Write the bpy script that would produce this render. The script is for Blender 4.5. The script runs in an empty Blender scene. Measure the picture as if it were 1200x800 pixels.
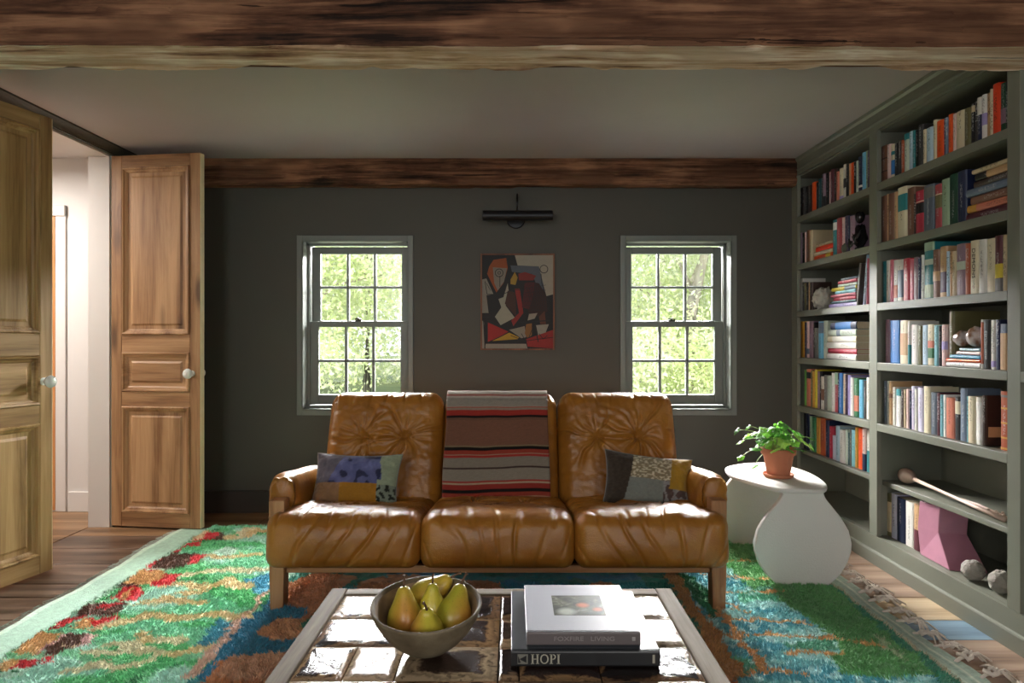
import bpy, math, random
import numpy as np
from mathutils import Matrix, Vector, noise as mnoise
random.seed(7); NR = np.random.default_rng(7)
scene = bpy.context.scene
COL = scene.collection
PI = math.pi
H_CAM = 1.128; F = 800.0; CX = 600.0; CY = 397.0      # measured camera: height, focal (px), vanishing point

# ------------------------------------------------------------------ camera
cam_d = bpy.data.cameras.new('camera'); cam_d.sensor_width = 36; cam_d.lens = 24
cam_d.shift_y = -3/1200; cam_d.clip_start = .05; cam_d.clip_end = 300
cam = bpy.data.objects.new('camera', cam_d); COL.objects.link(cam)
cam.location = (0, 0, H_CAM); cam.rotation_euler = (PI/2, 0, 0)
scene.camera = cam
# ------------------------------------------------------------------ world, sun, daylight
w = bpy.data.worlds.new('sky'); scene.world = w; w.use_nodes = True
wn = w.node_tree.nodes; wn.clear()
wo = wn.new('ShaderNodeOutputWorld'); wb = wn.new('ShaderNodeBackground')
wb.inputs[0].default_value = (.80, .90, 1.0, 1); wb.inputs[1].default_value = 2.2
w.node_tree.links.new(wb.outputs[0], wo.inputs[0])
def sun(name, rot, e, ang, col):
    d = bpy.data.lights.new(name, 'SUN'); d.energy = e; d.angle = ang; d.color = col
    o = bpy.data.objects.new(name, d); COL.objects.link(o); o.rotation_euler = rot; return o
sun('sun', (math.radians(38), 0, math.radians(-18)), 4.5, math.radians(2), (1, .95, .82))
def area(name, loc, target, sx, sy, e, col, spread=PI):
    d = bpy.data.lights.new(name, 'AREA'); d.shape = 'RECTANGLE'; d.size = sx; d.size_y = sy
    d.energy = e; d.color = col; d.spread = spread
    o = bpy.data.objects.new(name, d); COL.objects.link(o); o.location = loc
    o.rotation_euler = (Vector(target) - Vector(loc)).to_track_quat('-Z', 'Y').to_euler()
    return o
# daylight coming down through the two back windows, soft fill from lamps added behind the camera
area('daylight_back', (0, 8.0, 3.95), (0, 3.0, 2.9), 10.0, 3.4, 20000, (1, .985, .97))
area('fill_front_left', (-1.3, -1.9, 1.45), (-1.0, 3, 1.0), 1.1, 1.5, 42, (1, .96, .90))
area('fill_front_right', (1.1, -1.9, 1.45), (.6, 3, 1.0), 1.1, 1.5, 27, (1, .96, .90))
scene.view_settings.view_transform = 'Standard'; scene.view_settings.look = 'None'
scene.view_settings.exposure = 0.0; scene.view_settings.gamma = 1.0
scene.view_settings.use_curve_mapping = False
scene.cycles.max_bounces = 10; scene.cycles.diffuse_bounces = 5; scene.cycles.glossy_bounces = 4
scene.cycles.transparent_max_bounces = 12; scene.cycles.transmission_bounces = 4
scene.cycles.sample_clamp_indirect = 6

# ------------------------------------------------------------------ helpers
def P(x, y, Y): return Vector(((x-CX)/F*Y, Y, H_CAM+(CY-y)/F*Y))
def FL(x, y, z=0.0):
    Y = (H_CAM-z)*F/(y-CY); return ((x-CX)/F*Y, Y)
def hexc(h, k=1.0):
    h = h.lstrip('#'); v = [int(h[i:i+2], 16)/255 for i in (0, 2, 4)]
    return tuple(min(1, k*(c/12.92 if c <= .04045 else ((c+.055)/1.055)**2.4)) for c in v)
def rgba(c): return (c[0], c[1], c[2], 1)
W = {}                                             # world origin of each built object
def tag(o, label=None, cat=None, group=None, kind=None):
    if label: o['label'] = label
    if cat: o['category'] = cat
    if group: o['group'] = group
    if kind: o['kind'] = kind
    return o
def thing(name, loc, label, cat, group=None, kind=None, rz=0):
    o = bpy.data.objects.new(name, None); COL.objects.link(o); o.location = loc
    o.empty_display_size = .1; o.rotation_euler = (0, 0, rz)
    W[o.name] = Vector(loc); return tag(o, label, cat, group, kind)
class MB:
    def __init__(s): s.v = []; s.f = []; s.m = []; s.M = Matrix.Identity(4); s.col = []; s.sm = True
    def add(s, vs, fs, mi=0, M=None):
        T = s.M @ M if M is not None else s.M
        b = len(s.v); s.v += [T @ Vector(v) for v in vs]
        s.f += [tuple(b+i for i in f) for f in fs]; s.m += [mi]*len(fs); return s
    def box(s, x0, x1, y0, y1, z0, z1, mi=0, bev=0.0, M=None):
        if x1 < x0: x0, x1 = x1, x0
        if y1 < y0: y0, y1 = y1, y0
        if z1 < z0: z0, z1 = z1, z0
        if bev <= 0:
            vs = [(x, y, z) for z in (z0, z1) for x, y in ((x0, y0), (x1, y0), (x1, y1), (x0, y1))]
            fs = [(0,3,2,1),(4,5,6,7),(0,1,5,4),(1,2,6,5),(2,3,7,6),(3,0,4,7)]
            return s.add(vs, fs, mi, M)
        b = min(bev, (x1-x0)*.45, (y1-y0)*.45, (z1-z0)*.45)
        def ring(z, i):
            X0, X1, Y0, Y1 = x0+i, x1-i, y0+i, y1-i
            return [(X0+b-i,Y0,z),(X1-b+i,Y0,z),(X1,Y0+b-i,z),(X1,Y1-b+i,z),(X1-b+i,Y1,z),(X0+b-i,Y1,z),(X0,Y1-b+i,z),(X0,Y0+b-i,z)]
        def ring2(z):
            return [(x0+b,y0+b,z),(x1-b,y0+b,z),(x1-b,y0+b,z),(x1-b,y1-b,z),(x1-b,y1-b,z),(x0+b,y1-b,z),(x0+b,y1-b,z),(x0+b,y0+b,z)]
        k = b*.3
        R = [ring(z0, k) if 0 else [(x0+b,y0+k,z0+k),(x1-b,y0+k,z0+k),(x1-k,y0+b,z0+k),(x1-k,y1-b,z0+k),(x1-b,y1-k,z0+k),(x0+b,y1-k,z0+k),(x0+k,y1-b,z0+k),(x0+k,y0+b,z0+k)],
             ring(z0+b, 0), ring(z1-b, 0),
             [(x0+b,y0+k,z1-k),(x1-b,y0+k,z1-k),(x1-k,y0+b,z1-k),(x1-k,y1-b,z1-k),(x1-b,y1-k,z1-k),(x0+b,y1-k,z1-k),(x0+k,y1-b,z1-k),(x0+k,y0+b,z1-k)]]
        # square-off caps
        c0 = [(x0+b,y0+b,z0),(x1-b,y0+b,z0),(x1-b,y1-b,z0),(x0+b,y1-b,z0)]
        c1 = [(x0+b,y0+b,z1),(x1-b,y0+b,z1),(x1-b,y1-b,z1),(x0+b,y1-b,z1)]
        vs = [p for r in R for p in r]; fs = []
        for j in range(3):
            for i in range(8):
                a, c = j*8+i, j*8+(i+1) % 8; fs.append((a, c, c+8, a+8))
        o0 = len(vs); vs += c0; o1 = len(vs); vs += c1
        m8 = [0, 1, 1, 2, 2, 3, 3, 0]
        for i in range(8):
            n = (i+1) % 8; a, c = m8[i], m8[n]
            if a == c: fs.append((o0+a, n, i)); fs.append((o1+a, 24+i, 24+n))
            else: fs.append((o0+a, o0+c, n, i)); fs.append((o1+c, o1+a, 24+i, 24+n))
        fs.append((o0+3, o0+2, o0+1, o0)); fs.append((o1, o1+1, o1+2, o1+3))
        return s.add(vs, fs, mi, M)
    def prism(s, poly, a0, a1, axis='z', mi=0, M=None):
        n = len(poly)
        def mk(p, a): return {'z': (p[0], p[1], a), 'y': (p[0], a, p[1]), 'x': (a, p[0], p[1])}[axis]
        vs = [mk(p, a0) for p in poly]+[mk(p, a1) for p in poly]
        fs = [tuple(range(n))[::-1], tuple(range(n, 2*n))]+[(i, (i+1) % n, n+(i+1) % n, n+i) for i in range(n)]
        return s.add(vs, fs, mi, M)
    def lathe(s, prof, n=24, mi=0, M=None, cap=True):
        vs = []; fs = []
        for r, z in prof:
            for i in range(n):
                a = 2*PI*i/n; vs.append((r*math.cos(a), r*math.sin(a), z))
        for j in range(len(prof)-1):
            for i in range(n):
                a, b = j*n+i, j*n+(i+1) % n; fs.append((a, b, b+n, a+n))
        if cap:
            fs.append(tuple(range(n))[::-1]); k = (len(prof)-1)*n; fs.append(tuple(range(k, k+n)))
        return s.add(vs, fs, mi, M)
    def tube(s, pts, r, n=8, mi=0, M=None, closed=False):
        pts = [Vector(p) for p in pts]; vs = []; fs = []; L = len(pts)
        up = Vector((0, 0, 1))
        for i, p in enumerate(pts):
            if closed: t = pts[(i+1) % L]-pts[i-1]
            else: t = pts[min(i+1, L-1)]-pts[max(i-1, 0)]
            t = t.normalized() if t.length > 1e-9 else Vector((0, 0, 1))
            u = t.cross(up); u = u.normalized() if u.length > 1e-3 else Vector((1, 0, 0))
            v = u.cross(t); rr = r[i] if isinstance(r, (list, tuple)) else r
            for k in range(n):
                a = 2*PI*k/n; vs.append(p+u*(rr*math.cos(a))+v*(rr*math.sin(a)))
        for j in range(L if closed else L-1):
            for i in range(n):
                a, b = j*n+i, j*n+(i+1) % n; c = ((j+1) % L)*n
                fs.append((a, b, c+(i+1) % n, c+i))
        if not closed:
            fs.append(tuple(range(n))[::-1]); fs.append(tuple(range((L-1)*n, L*n)))
        return s.add(vs, fs, mi, M)
    def build(s, name, mats, parent=None, origin=None, smooth=False, sharp=35, colors=None):
        me = bpy.data.meshes.new(name); vs = s.v
        if origin is None:
            xs = [v[0] for v in vs]; ys = [v[1] for v in vs]; zs = [v[2] for v in vs]
            origin = ((min(xs)+max(xs))/2, (min(ys)+max(ys))/2, min(zs))
        og = Vector(origin)
        me.from_pydata([tuple(Vector(v)-og) for v in vs], [], s.f)
        if not isinstance(mats, (list, tuple)): mats = [mats]
        for m in mats: me.materials.append(m)
        me.polygons.foreach_set('material_index', s.m)
        if smooth:
            me.polygons.foreach_set('use_smooth', [True]*len(s.f))
            if sharp: me.set_sharp_from_angle(angle=math.radians(sharp))
        if colors is not None:
            ca = me.color_attributes.new('Col', 'FLOAT_COLOR', 'POINT')
            ca.data.foreach_set('color', np.asarray(colors, dtype=np.float32).ravel())
        me.update()
        o = bpy.data.objects.new(name, me); COL.objects.link(o)
        W[o.name] = og
        if parent is not None:
            o.parent = parent; o.location = og-W[parent.name]
        else: o.location = og
        return o
def struct(name, mb, mats, smooth=False, parent=None):
    o = mb.build(name, mats, parent, smooth=smooth)
    if parent is None: o['kind'] = 'structure'
    return o
def copy_tree(o, parent=None):
    c = o.copy(); COL.objects.link(c)
    for k in ('label',):
        if parent is None and k in c: pass
    if parent is not None: c.parent = parent
    for ch in [x for x in o.children]: copy_tree(ch, c)
    return c

# ------------------------------------------------------------------ materials
class NT:
    def __init__(s, name, rough=.5, spec=.5, metal=0.0):
        s.m = bpy.data.materials.new(name); s.m.use_nodes = True; s.t = s.m.node_tree
        s.b = s.t.nodes['Principled BSDF']; s.b.inputs['Roughness'].default_value = rough
        s.b.inputs['Specular IOR Level'].default_value = spec; s.b.inputs['Metallic'].default_value = metal
    def n(s, k, **kw):
        nd = s.t.nodes.new('ShaderNode'+k)
        for a, v in kw.items():
            if isinstance(v, tuple) and a in nd.inputs: nd.inputs[a].default_value = v
            elif a in nd.inputs: nd.inputs[a].default_value = v
            else: setattr(nd, a, v)
        return nd
    def l(s, a, b): s.t.links.new(a, b)
    def coord(s, sc=(1, 1, 1), rnd=True, kind='Object'):
        tc = s.n('TexCoord'); mp = s.n('Mapping'); mp.inputs['Scale'].default_value = sc
        s.l(tc.outputs[kind], mp.inputs['Vector'])
        if rnd:
            oi = s.n('ObjectInfo'); mul = s.n('Math', operation='MULTIPLY'); mul.inputs[1].default_value = 37.0
            s.l(oi.outputs['Random'], mul.inputs[0]); cb = s.n('CombineXYZ')
            for i in range(3): s.l(mul.outputs[0], cb.inputs[i])
            s.l(cb.outputs[0], mp.inputs['Location'])
        return mp.outputs[0]
    def noise(s, vec, scale, detail=4, rough=.55, dist=0.0):
        nd = s.n('TexNoise'); nd.inputs['Scale'].default_value = scale; nd.inputs['Detail'].default_value = detail
        nd.inputs['Roughness'].default_value = rough; nd.inputs['Distortion'].default_value = dist
        s.l(vec, nd.inputs['Vector']); return nd.outputs['Fac']
    def ramp(s, fac, stops):
        r = s.n('ValToRGB'); e = r.color_ramp.elements
        while len(e) < len(stops): e.new(.5)
        for i, (p, c) in enumerate(stops):
            e[i].position = p; e[i].color = rgba(c) if len(c) == 3 else c
        s.l(fac, r.inputs[0]); return r.outputs[0]
    def mix(s, a, b, fac, mode='MIX'):
        m = s.n('Mix', data_type='RGBA', blend_type=mode)
        for k, v in ((0, fac), (6, a), (7, b)):
            if hasattr(v, 'node'): s.l(v, m.inputs[k])
            else: m.inputs[k].default_value = v if not isinstance(v, tuple) else rgba(v)
        return m.outputs[2]
    def math(s, op, a, b=0.0, c=None):
        m = s.n('Math', operation=op)
        for i, v in enumerate((a, b) if c is None else (a, b, c)):
            if hasattr(v, 'node'): s.l(v, m.inputs[i])
            else: m.inputs[i].default_value = v
        return m.outputs[0]
    def color(s, c):
        if hasattr(c, 'node'): s.l(c, s.b.inputs['Base Color'])
        else: s.b.inputs['Base Color'].default_value = rgba(c)
        return s
    def rough(s, r): s.l(r, s.b.inputs['Roughness']); return s
    def bump(s, h, strength=.3, dist=.01):
        b = s.n('Bump'); b.inputs['Strength'].default_value = strength; b.inputs['Distance'].default_value = dist
        s.l(h, b.inputs['Height']); s.l(b.outputs[0], s.b.inputs['Normal']); return s
MC = {}
def paint(name, c, rough=.55, var=.10, bump=.06, scale=6, spec=.35):
    if name in MC: return MC[name]
    t = NT(name, rough, spec); v = t.coord(rnd=False); n = t.noise(v, scale, 5)
    t.color(t.mix(tuple(x*(1-var) for x in c), tuple(min(1, x*(1+var)) for x in c), n))
    t.bump(t.noise(v, 160, 3), bump, .002); MC[name] = t.m; return t.m
def wood(name, c_dark, c_mid, c_light, axis='z', rough=.5, grain=1.0, bump=.25, knots=True, scale=1.0, spec=.4):
    if name in MC: return MC[name]
    t = NT(name, rough, spec)
    st = {'x': (.9, 9, 9), 'y': (9, .9, 9), 'z': (9, 9, .9)}[axis]
    v = t.coord(tuple(a*scale for a in st))
    n1 = t.noise(v, 1.6, 6, .6, 1.2)
    st2 = {'x': (3, 90, 90), 'y': (90, 3, 90), 'z': (90, 90, 3)}[axis]
    v2 = t.coord(tuple(a*scale for a in st2)); n2 = t.noise(v2, 1.0, 3, .7)
    # growth rings
    wv = t.n('TexWave', wave_type='RINGS', rings_direction=axis.upper()); t.l(v, wv.inputs['Vector'])
    wv.inputs['Scale'].default_value = .33; wv.inputs['Distortion'].default_value = 9.0
    wv.inputs['Detail'].default_value = 3; wv.inputs['Detail Scale'].default_value = .8
    f = t.math('ADD', t.math('MULTIPLY', n1, .5), t.math('MULTIPLY', wv.outputs['Fac'], .20*grain))
    f = t.math('ADD', f, t.math('MULTIPLY', n2, .38))
    c = t.ramp(f, [(.34, c_dark), (.52, c_mid), (.74, c_light)])
    if knots:
        v3 = t.coord({'x': (1.2, 5, 5), 'y': (5, 1.2, 5), 'z': (5, 5, 1.2)}[axis])
        vo = t.n('TexVoronoi'); t.l(v3, vo.inputs['Vector']); vo.inputs['Scale'].default_value = 1.1
        k = t.ramp(vo.outputs['Distance'], [(.06, (1, 1, 1)), (.17, (0, 0, 0))])
        c = t.mix(c, tuple(x*.35 for x in c_dark), t.math('MULTIPLY', k, .8))
    t.color(c); t.bump(f, bump, .004); MC[name] = t.m; return t.m
def plain(name, c, rough=.5, spec=.4, metal=0.0, var=.0, scale=20, bump=0.0, bscale=80, bdist=.003, sheen=0.0, coat=0.0):
    if name in MC: return MC[name]
    t = NT(name, rough, spec, metal)
    if var > 0 or bump > 0: v = t.coord()
    if var > 0:
        n = t.noise(v, scale, 5); t.color(t.mix(tuple(x*(1-var) for x in c), tuple(min(1, x*(1+var)) for x in c), n))
    else: t.color(c)
    if bump > 0: t.bump(t.noise(v, bscale, 4), bump, bdist)
    if sheen: t.b.inputs['Sheen Weight'].default_value = sheen
    if coat: t.b.inputs['Coat Weight'].default_value = coat; t.b.inputs['Coat Roughness'].default_value = .15
    MC[name] = t.m; return t.m
def vcol(name, rough=.85, spec=.2, bump=0.0, bscale=200, var=.12, vscale=60, sheen=0.0, bdist=.003, anis=(1, 1, 1)):
    if name in MC: return MC[name]
    t = NT(name, rough, spec); a = t.n('VertexColor'); a.layer_name = 'Col'
    v = t.coord(anis, rnd=False); n = t.noise(v, vscale, 4)
    k = t.ramp(n, [(.25, (1-var*2,)*3), (.75, (1+0*var,)*3)])
    t.color(t.mix(a.outputs['Color'], k, 1.0, 'MULTIPLY'))
    if bump > 0: t.bump(t.noise(v, bscale, 3), bump, bdist)
    if sheen: t.b.inputs['Sheen Weight'].default_value = sheen
    MC[name] = t.m; return t.m
# ------------------------------------------------------------------ the room shell
XL, XR, YB, YF, ZC = -2.406, 2.17, 4.444, -1.9, 2.278     # left wall, right wall, back wall, front wall, ceiling
WALLC = (.060, .058, .046)
m_wall = paint('wall_paint', WALLC, .5, .06, .05, 3)
m_ceil = paint('ceiling_paint', (.45, .41, .405), .62, .05, .04, 3, .2)
m_trim = paint('window_paint', (.14, .155, .14), .38, .04, .03, 8, .5)
m_case = paint('bookcase_paint', (.175, .180, .140), .42, .05, .03, 5, .45)
m_white = paint('white_paint', (.72, .69, .66), .5, .03, .03, 5)

# floor boards: each plank a part of the floor
floor = thing('floor', (0, 0, 0), None, None, kind='structure')
mb = MB(); mb.box(XL-2.1, XR+.1, YF-.1, YB+.25, -.14, -.031); mb.build('subfloor', plain('subfloor', (.05, .035, .025), .9), floor)
m_pl_d = wood('plank_dark', (.035, .021, .013), (.115, .070, .046), (.25, .17, .12), 'x', .32, 1.0, .35, True, .8)
m_pl_m = wood('plank_tan', (.10, .052, .024), (.24, .135, .065), (.38, .23, .12), 'x', .38, 1.0, .25, True, .8)
m_pl_l = wood('plank_sunlit', (.19, .115, .075), (.36, .235, .160), (.50, .36, .26), 'x', .42, 1.0, .25, False, .8)  # right-hand boards: sunlight on them put into a lighter wood colour
m_pl_y = wood('plank_pale_sunlit', (.32, .22, .12), (.52, .38, .23), (.66, .52, .34), 'x', .42, 1.0, .2, False, .8)  # palest right-hand board, sunlight put into its colour as well
m_pl_b = wood('plank_blue', (.12, .19, .25), (.20, .31, .40), (.30, .42, .50), 'x', .45, .6, .2, False, .8)  # a single board coloured blue-grey
rows = [4.444, 4.16, 3.915, 3.674, 3.42, 3.144, 2.98, 2.743, 2.563, 2.32, 2.10, 1.86, 1.62, 1.40, 1.16, .94, .72, .48, .25, .02, -.2, -.42, -.66, -.9, -1.12, -1.36, -1.6, -1.9]
random.seed(3)
for r in range(len(rows)-1):
    y1, y0 = rows[r], rows[r+1]
    cuts = [XL-.13 if y0 >= 2.7 and y1 <= 4.2 else XL, -1.25+random.uniform(-.5, .35), .1+random.uniform(-.5, .5), XR]
    if r == 3: cuts[1] = -1.55
    if r == 4: cuts[1] = -1.78
    for c in range(3):
        mt = m_pl_d
        if r <= 1: mt = m_pl_m
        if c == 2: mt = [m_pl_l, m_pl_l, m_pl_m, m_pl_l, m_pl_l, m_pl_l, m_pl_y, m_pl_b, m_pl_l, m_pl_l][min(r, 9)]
        g = .0018; dz = random.uniform(-.0012, .0012)
        b = MB(); b.box(cuts[c]+g, cuts[c+1]-g, y0+g, y1-g, -.03, dz, 0, .003)
        b.build('plank', mt, floor)
# hall floor
for i in range(7):
    y1 = 4.46-i*.27
    b = MB(); b.box(XL-2.0, XL-.135, y1-.268, y1, -.03, .001, 0, .002); b.build('plank', m_pl_m, floor)

mb = MB(); mb.box(XL-.1, XR+.1, YF-.1, YB+.2, ZC, ZC+.1); struct('ceiling', mb, m_ceil)

# back wall with two window openings
WX = (-1.02, 1.082); WHW = .345; WZ0, WZ1 = .665, 1.765; YO = 4.70
mb = MB()
xs = [XL-.15, WX[0]-WHW, WX[0]+WHW, WX[1]-WHW, WX[1]+WHW, XR+.1]
for i in (0, 2, 4): mb.box(xs[i], xs[i+1], YB, YO, -.1, ZC)
for i in (1, 3):
    mb.box(xs[i], xs[i+1], YB, YO, -.1, WZ0); mb.box(xs[i], xs[i+1], YB, YO, WZ1, ZC)
struct('wall_back', mb, m_wall)
# left wall with double door opening
DY0, DY1, DZ = 2.76, 4.10, 2.232
mb = MB()
mb.box(XL-.13, XL, YF-.1, DY0, -.03, ZC); mb.box(XL-.13, XL, DY1, YB, -.03, ZC); mb.box(XL-.13, XL, DY0, DY1, DZ, ZC)
struct('wall_left', mb, m_wall)
mb = MB(); mb.box(XR, XR+.12, YF-.1, YB+.05, -.03, ZC); struct('wall_right', mb, m_wall)
# wall behind the camera, two window openings added for the fill lamps
mb = MB()
fx = [XL-.15, -1.9, -.75, .55, 1.7, XR+.1]
for i in (0, 2, 4): mb.box(fx[i], fx[i+1], YF-.15, YF, -.1, ZC)
for i in (1, 3):
    mb.box(fx[i], fx[i+1], YF-.15, YF, -.1, .65); mb.box(fx[i], fx[i+1], YF-.15, YF, 2.1, ZC)
struct('wall_front', mb, m_wall)
# roof slab over everything (keeps sky and sun off the ceiling)
mb = MB(); mb.box(XL-2.3, XR+.3, YF-.3, YB+.45, ZC+.12, ZC+.3); struct('trim_roof', mb, plain('roof_board', (.2, .19, .17), .8))

# baseboards and crown
mb = MB(); mb.box(XL, 1.80, YB-.016, YB, 0, .13); mb.box(XL, 1.80, YB-.020, YB, .13, .142); struct('baseboard_back', mb, paint('dark_base', (.035, .028, .022), .5))
mb = MB()
mb.prism([(XL, ZC), (XL+.065, ZC), (XL+.062, ZC-.008), (XL+.045, ZC-.014), (XL+.025, ZC-.03), (XL+.014, ZC-.042), (XL, ZC-.045)], YF, YB, 'y')
struct('trim_1', mb, m_wall, True)
mb = MB()   # architrave round the double door
for (a, b2) in ((DY0-.07, DY0), (DY1, DY1+.07)): mb.box(XL, XL+.014, a, b2, 0, DZ+.035)
mb.box(XL, XL+.016, DY0-.07, DY1+.07, DZ, DZ+.04)
struct('trim_2', mb, m_wall)
# the white jamb lining of the doorway
mb = MB()
mb.box(XL-.132, XL-.006, DY1-.012, DY1+.003, 0, DZ); mb.box(XL-.132, XL-.006, DY0-.003, DY0+.012, 0, DZ)
mb.box(XL-.132, XL-.006, DY0, DY1, DZ-.012, DZ+.003)
struct('trim_3', mb, m_white)
mb = MB(); mb.box(XL-.006, XL+.006, DY1-.004, DY1+.012, 0, DZ-.005)
struct('trim_4', mb, plain('jamb_edge', (.3, .3, .27), .5))

# hall beyond the doorway
HB = 4.47
mb = MB(); mb.box(XL-2.1, XL-.13, HB, HB+.12, -.03, 2.4)
struct('wall_hall_back', mb, m_white)
mb = MB(); mb.box(XL-2.2, XL-2.1, 2.3, HB+.12, -.03, 2.4); struct('wall_hall_left', mb, m_white)
mb = MB(); mb.box(XL-2.2, XL-.13, 2.2, 2.3, -.03, 2.4); struct('wall_hall_front', mb, m_white)
mb = MB(); mb.box(XL-2.2, XL-.10, 2.2, HB+.12, 2.31, 2.41); struct('ceiling_hall', mb, m_white)
b1 = MB(); b1.box(-2.90, XL-.135, HB-.018, HB, 0, .13, 0, .003); struct('baseboard_hall', b1, m_white)
# white casing and orange-brown door in the hall's back wall
mb = MB(); mb.box(-2.985, -2.915, HB-.012, HB, 0, 2.0, 0, .004); mb.box(-3.86, -2.915, HB-.023, HB, 1.93, 2.0, 0, .004); mb.box(-3.86, -3.79, HB-.022, HB, 0, 2.0, 0, .004)
struct('trim_5', mb, m_white)
d3 = thing('door_3', (-3.39, HB-.01, 0), None, None, kind='structure')
mw = wood('orange_door', (.28, .10, .03), (.50, .20, .065), (.62, .28, .10), 'z', .45, 1, .2)
b1 = MB(); b1.box(-3.79, -2.985, HB-.012, HB+.0, .01, 1.93); b1.build('leaf', mw, d3)
for (z0, z1) in ((.2, .85), (1.0, 1.8)):
    for (a, c) in ((-3.70, -3.43), (-3.35, -3.08)):
        b1 = MB(); b1.box(a, c, HB-.020, HB-.012, z0, z1, 0, .004); b1.build('door_panel', mw, d3)
# lamp added out of view to light the hall
lamp = thing('hall_fill_lamp', (-3.35, 3.6, 2.31), 'added round white lamp, out of view, lighting the hall beyond the double doors', 'lamp')
b1 = MB(); b1.lathe([(.13, 2.262), (.14, 2.27), (.14, 2.3), (.12, 2.309)], 28, 0, Matrix.Translation((-3.35, 3.6, 0))); b1.build('lamp_base', m_white, lamp, smooth=True)
em = NT('lamp_glow'); em.b.inputs['Emission Color'].default_value = (1, .93, .85, 1); em.b.inputs['Emission Strength'].default_value = 6
b1 = MB(); b1.lathe([(.02, 2.242), (.09, 2.248), (.12, 2.262)], 28, 0, Matrix.Translation((-3.35, 3.6, 0))); b1.build('diffuser', em.m, lamp, smooth=True)
pl = bpy.data.lights.new('hall_fill_light', 'AREA'); pl.shape = 'DISK'; pl.size = .3; pl.energy = 52; pl.color = (1, .93, .87)
po = bpy.data.objects.new('hall_fill_light', pl); COL.objects.link(po); po.location = (-3.35, 3.6, 2.235)

# ------------------------------------------------------------------ windows
g = NT('window_glass'); t = g.t; t.nodes.remove(g.b)
out = t.nodes['Material Output']; tr = g.n('BsdfTransparent'); gl = g.n('BsdfGlossy'); gl.inputs['Roughness'].default_value = .02
fr = g.n('Fresnel'); fr.inputs[0].default_value = 1.35; mx = g.n('MixShader'); g.l(fr.outputs[0], mx.inputs[0])
g.l(tr.outputs[0], mx.inputs[1]); g.l(gl.outputs[0], mx.inputs[2]); g.l(mx.outputs[0], out.inputs[0]); m_glass = g.m
m_metal_d = plain('dark_metal', (.06, .055, .05), .35, .5, .8)
def sash(root, name, cx, y, z0, z1, gz0, gz1, hw, ghw):
    s = thing_child(name, (cx, y, z0), root)
    t = .032
    f = MB()
    f.box(cx-hw, cx-ghw, y, y+t, z0, z1, 0, .003); f.build('stile', m_trim, s)
    f = MB(); f.box(cx+ghw, cx+hw, y, y+t, z0, z1, 0, .003); f.build('stile', m_trim, s)
    f = MB(); f.box(cx-ghw, cx+ghw, y, y+t, z0, gz0, 0, .003); f.build('rail', m_trim, s)
    f = MB(); f.box(cx-ghw, cx+ghw, y, y+t, gz1, z1, 0, .003); f.build('rail', m_trim, s)
    bw = .009; pw = (2*ghw)/3
    for k in (1, 2):
        x = cx-ghw+pw*k; f = MB()
        f.prism([(x-bw, y+.008), (x-.004, y+.001), (x+.004, y+.001), (x+bw, y+.008), (x+bw, y+t-.002), (x-bw, y+t-.002)], gz0, gz1, 'z')
        f.build('muntin', m_trim, s)
    zm = (gz0+gz1)/2; f = MB()
    f.prism([(y+.008, zm-bw), (y+.001, zm-.004), (y+.001, zm+.004), (y+.008, zm+bw), (y+t-.002, zm+bw), (y+t-.002, zm-bw)], cx-ghw, cx+ghw, 'x')
    f.build('muntin', m_trim, s)
    for i in range(3):
        for (a, b2) in ((gz0, zm-bw), (zm+bw, gz1)):
            xa = cx-ghw+pw*i+(bw if i else 0); xb = cx-ghw+pw*(i+1)-(bw if i < 2 else 0)
            f = MB(); f.box(xa, xb, y+.016, y+.019, a, b2); f.build('pane', m_glass, s)
def thing_child(name, loc, parent):
    o = bpy.data.objects.new(name, None); COL.objects.link(o); W[o.name] = Vector(loc)
    o.parent = parent; o.location = Vector(loc)-W[parent.name]; o.empty_display_size = .05; return o
for wi, cx in enumerate(WX):
    root = thing('window_%d' % (wi+1), (cx, YB, .60), None, None, kind='structure')
    o0, o1, z0, z1 = cx-.378, cx+.378, .632, 1.800
    i0, i1, j0, j1 = cx-.340, cx+.340, .672, 1.762
    f = MB(); f.box(o0, i0, YB-.012, YB, z0, z1, 0, .002); f.box(i1, o1, YB-.012, YB, z0, z1, 0, .002)
    f.box(i0, i1, YB-.012, YB, j1, z1, 0, .002); f.box(i0, i1, YB-.012, YB, z0, j0, 0, .002)
    f.build('casing', m_trim, root)
    f = MB()   # reveal boards
    f.box(cx-WHW, i0, YB-.012, YO, j0, j1); f.box(i1, cx+WHW, YB-.012, YO, j0, j1)
    f.box(cx-WHW, cx+WHW, YB-.012, YO, j1, WZ1); f.box(cx-WHW, cx+WHW, YB-.012, YO, WZ0, j0)
    # stop beads
    f.box(i0, i0+.014, 4.540, 4.560, j0, j1); f.box(i1-.014, i1, 4.540, 4.560, j0, j1)
    f.box(i0, i1, 4.540, 4.560, j1-.014, j1)
    f.build('reveal', m_trim, root)
    f = MB(); f.box(i0, i1, 4.54, YO+.03, j0, j0+.012, 0, .003); f.build('sill', m_trim, root)
    sash(root, 'upper_sash', cx, 4.615, 1.212, 1.748, 1.252, 1.702, .334, .2745)
    sash(root, 'lower_sash', cx, 4.565, .688, 1.246, .755, 1.208, .332, .2745)
    f = MB()
    f.box(cx-.03, cx+.012, 4.572, 4.60, 1.246, 1.256, 0, .002); f.lathe([(.008, 0), (.009, .008), (.004, .013)], 12, 0, Matrix.Translation((cx-.012, 4.585, 1.255)))
    f.tube([(cx-.035, 4.58, 1.262), (cx-.012, 4.585, 1.264), (cx+.012, 4.575, 1.258)], .004, 6)
    f.build('sash_latch', m_metal_d, root, smooth=True)
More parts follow.
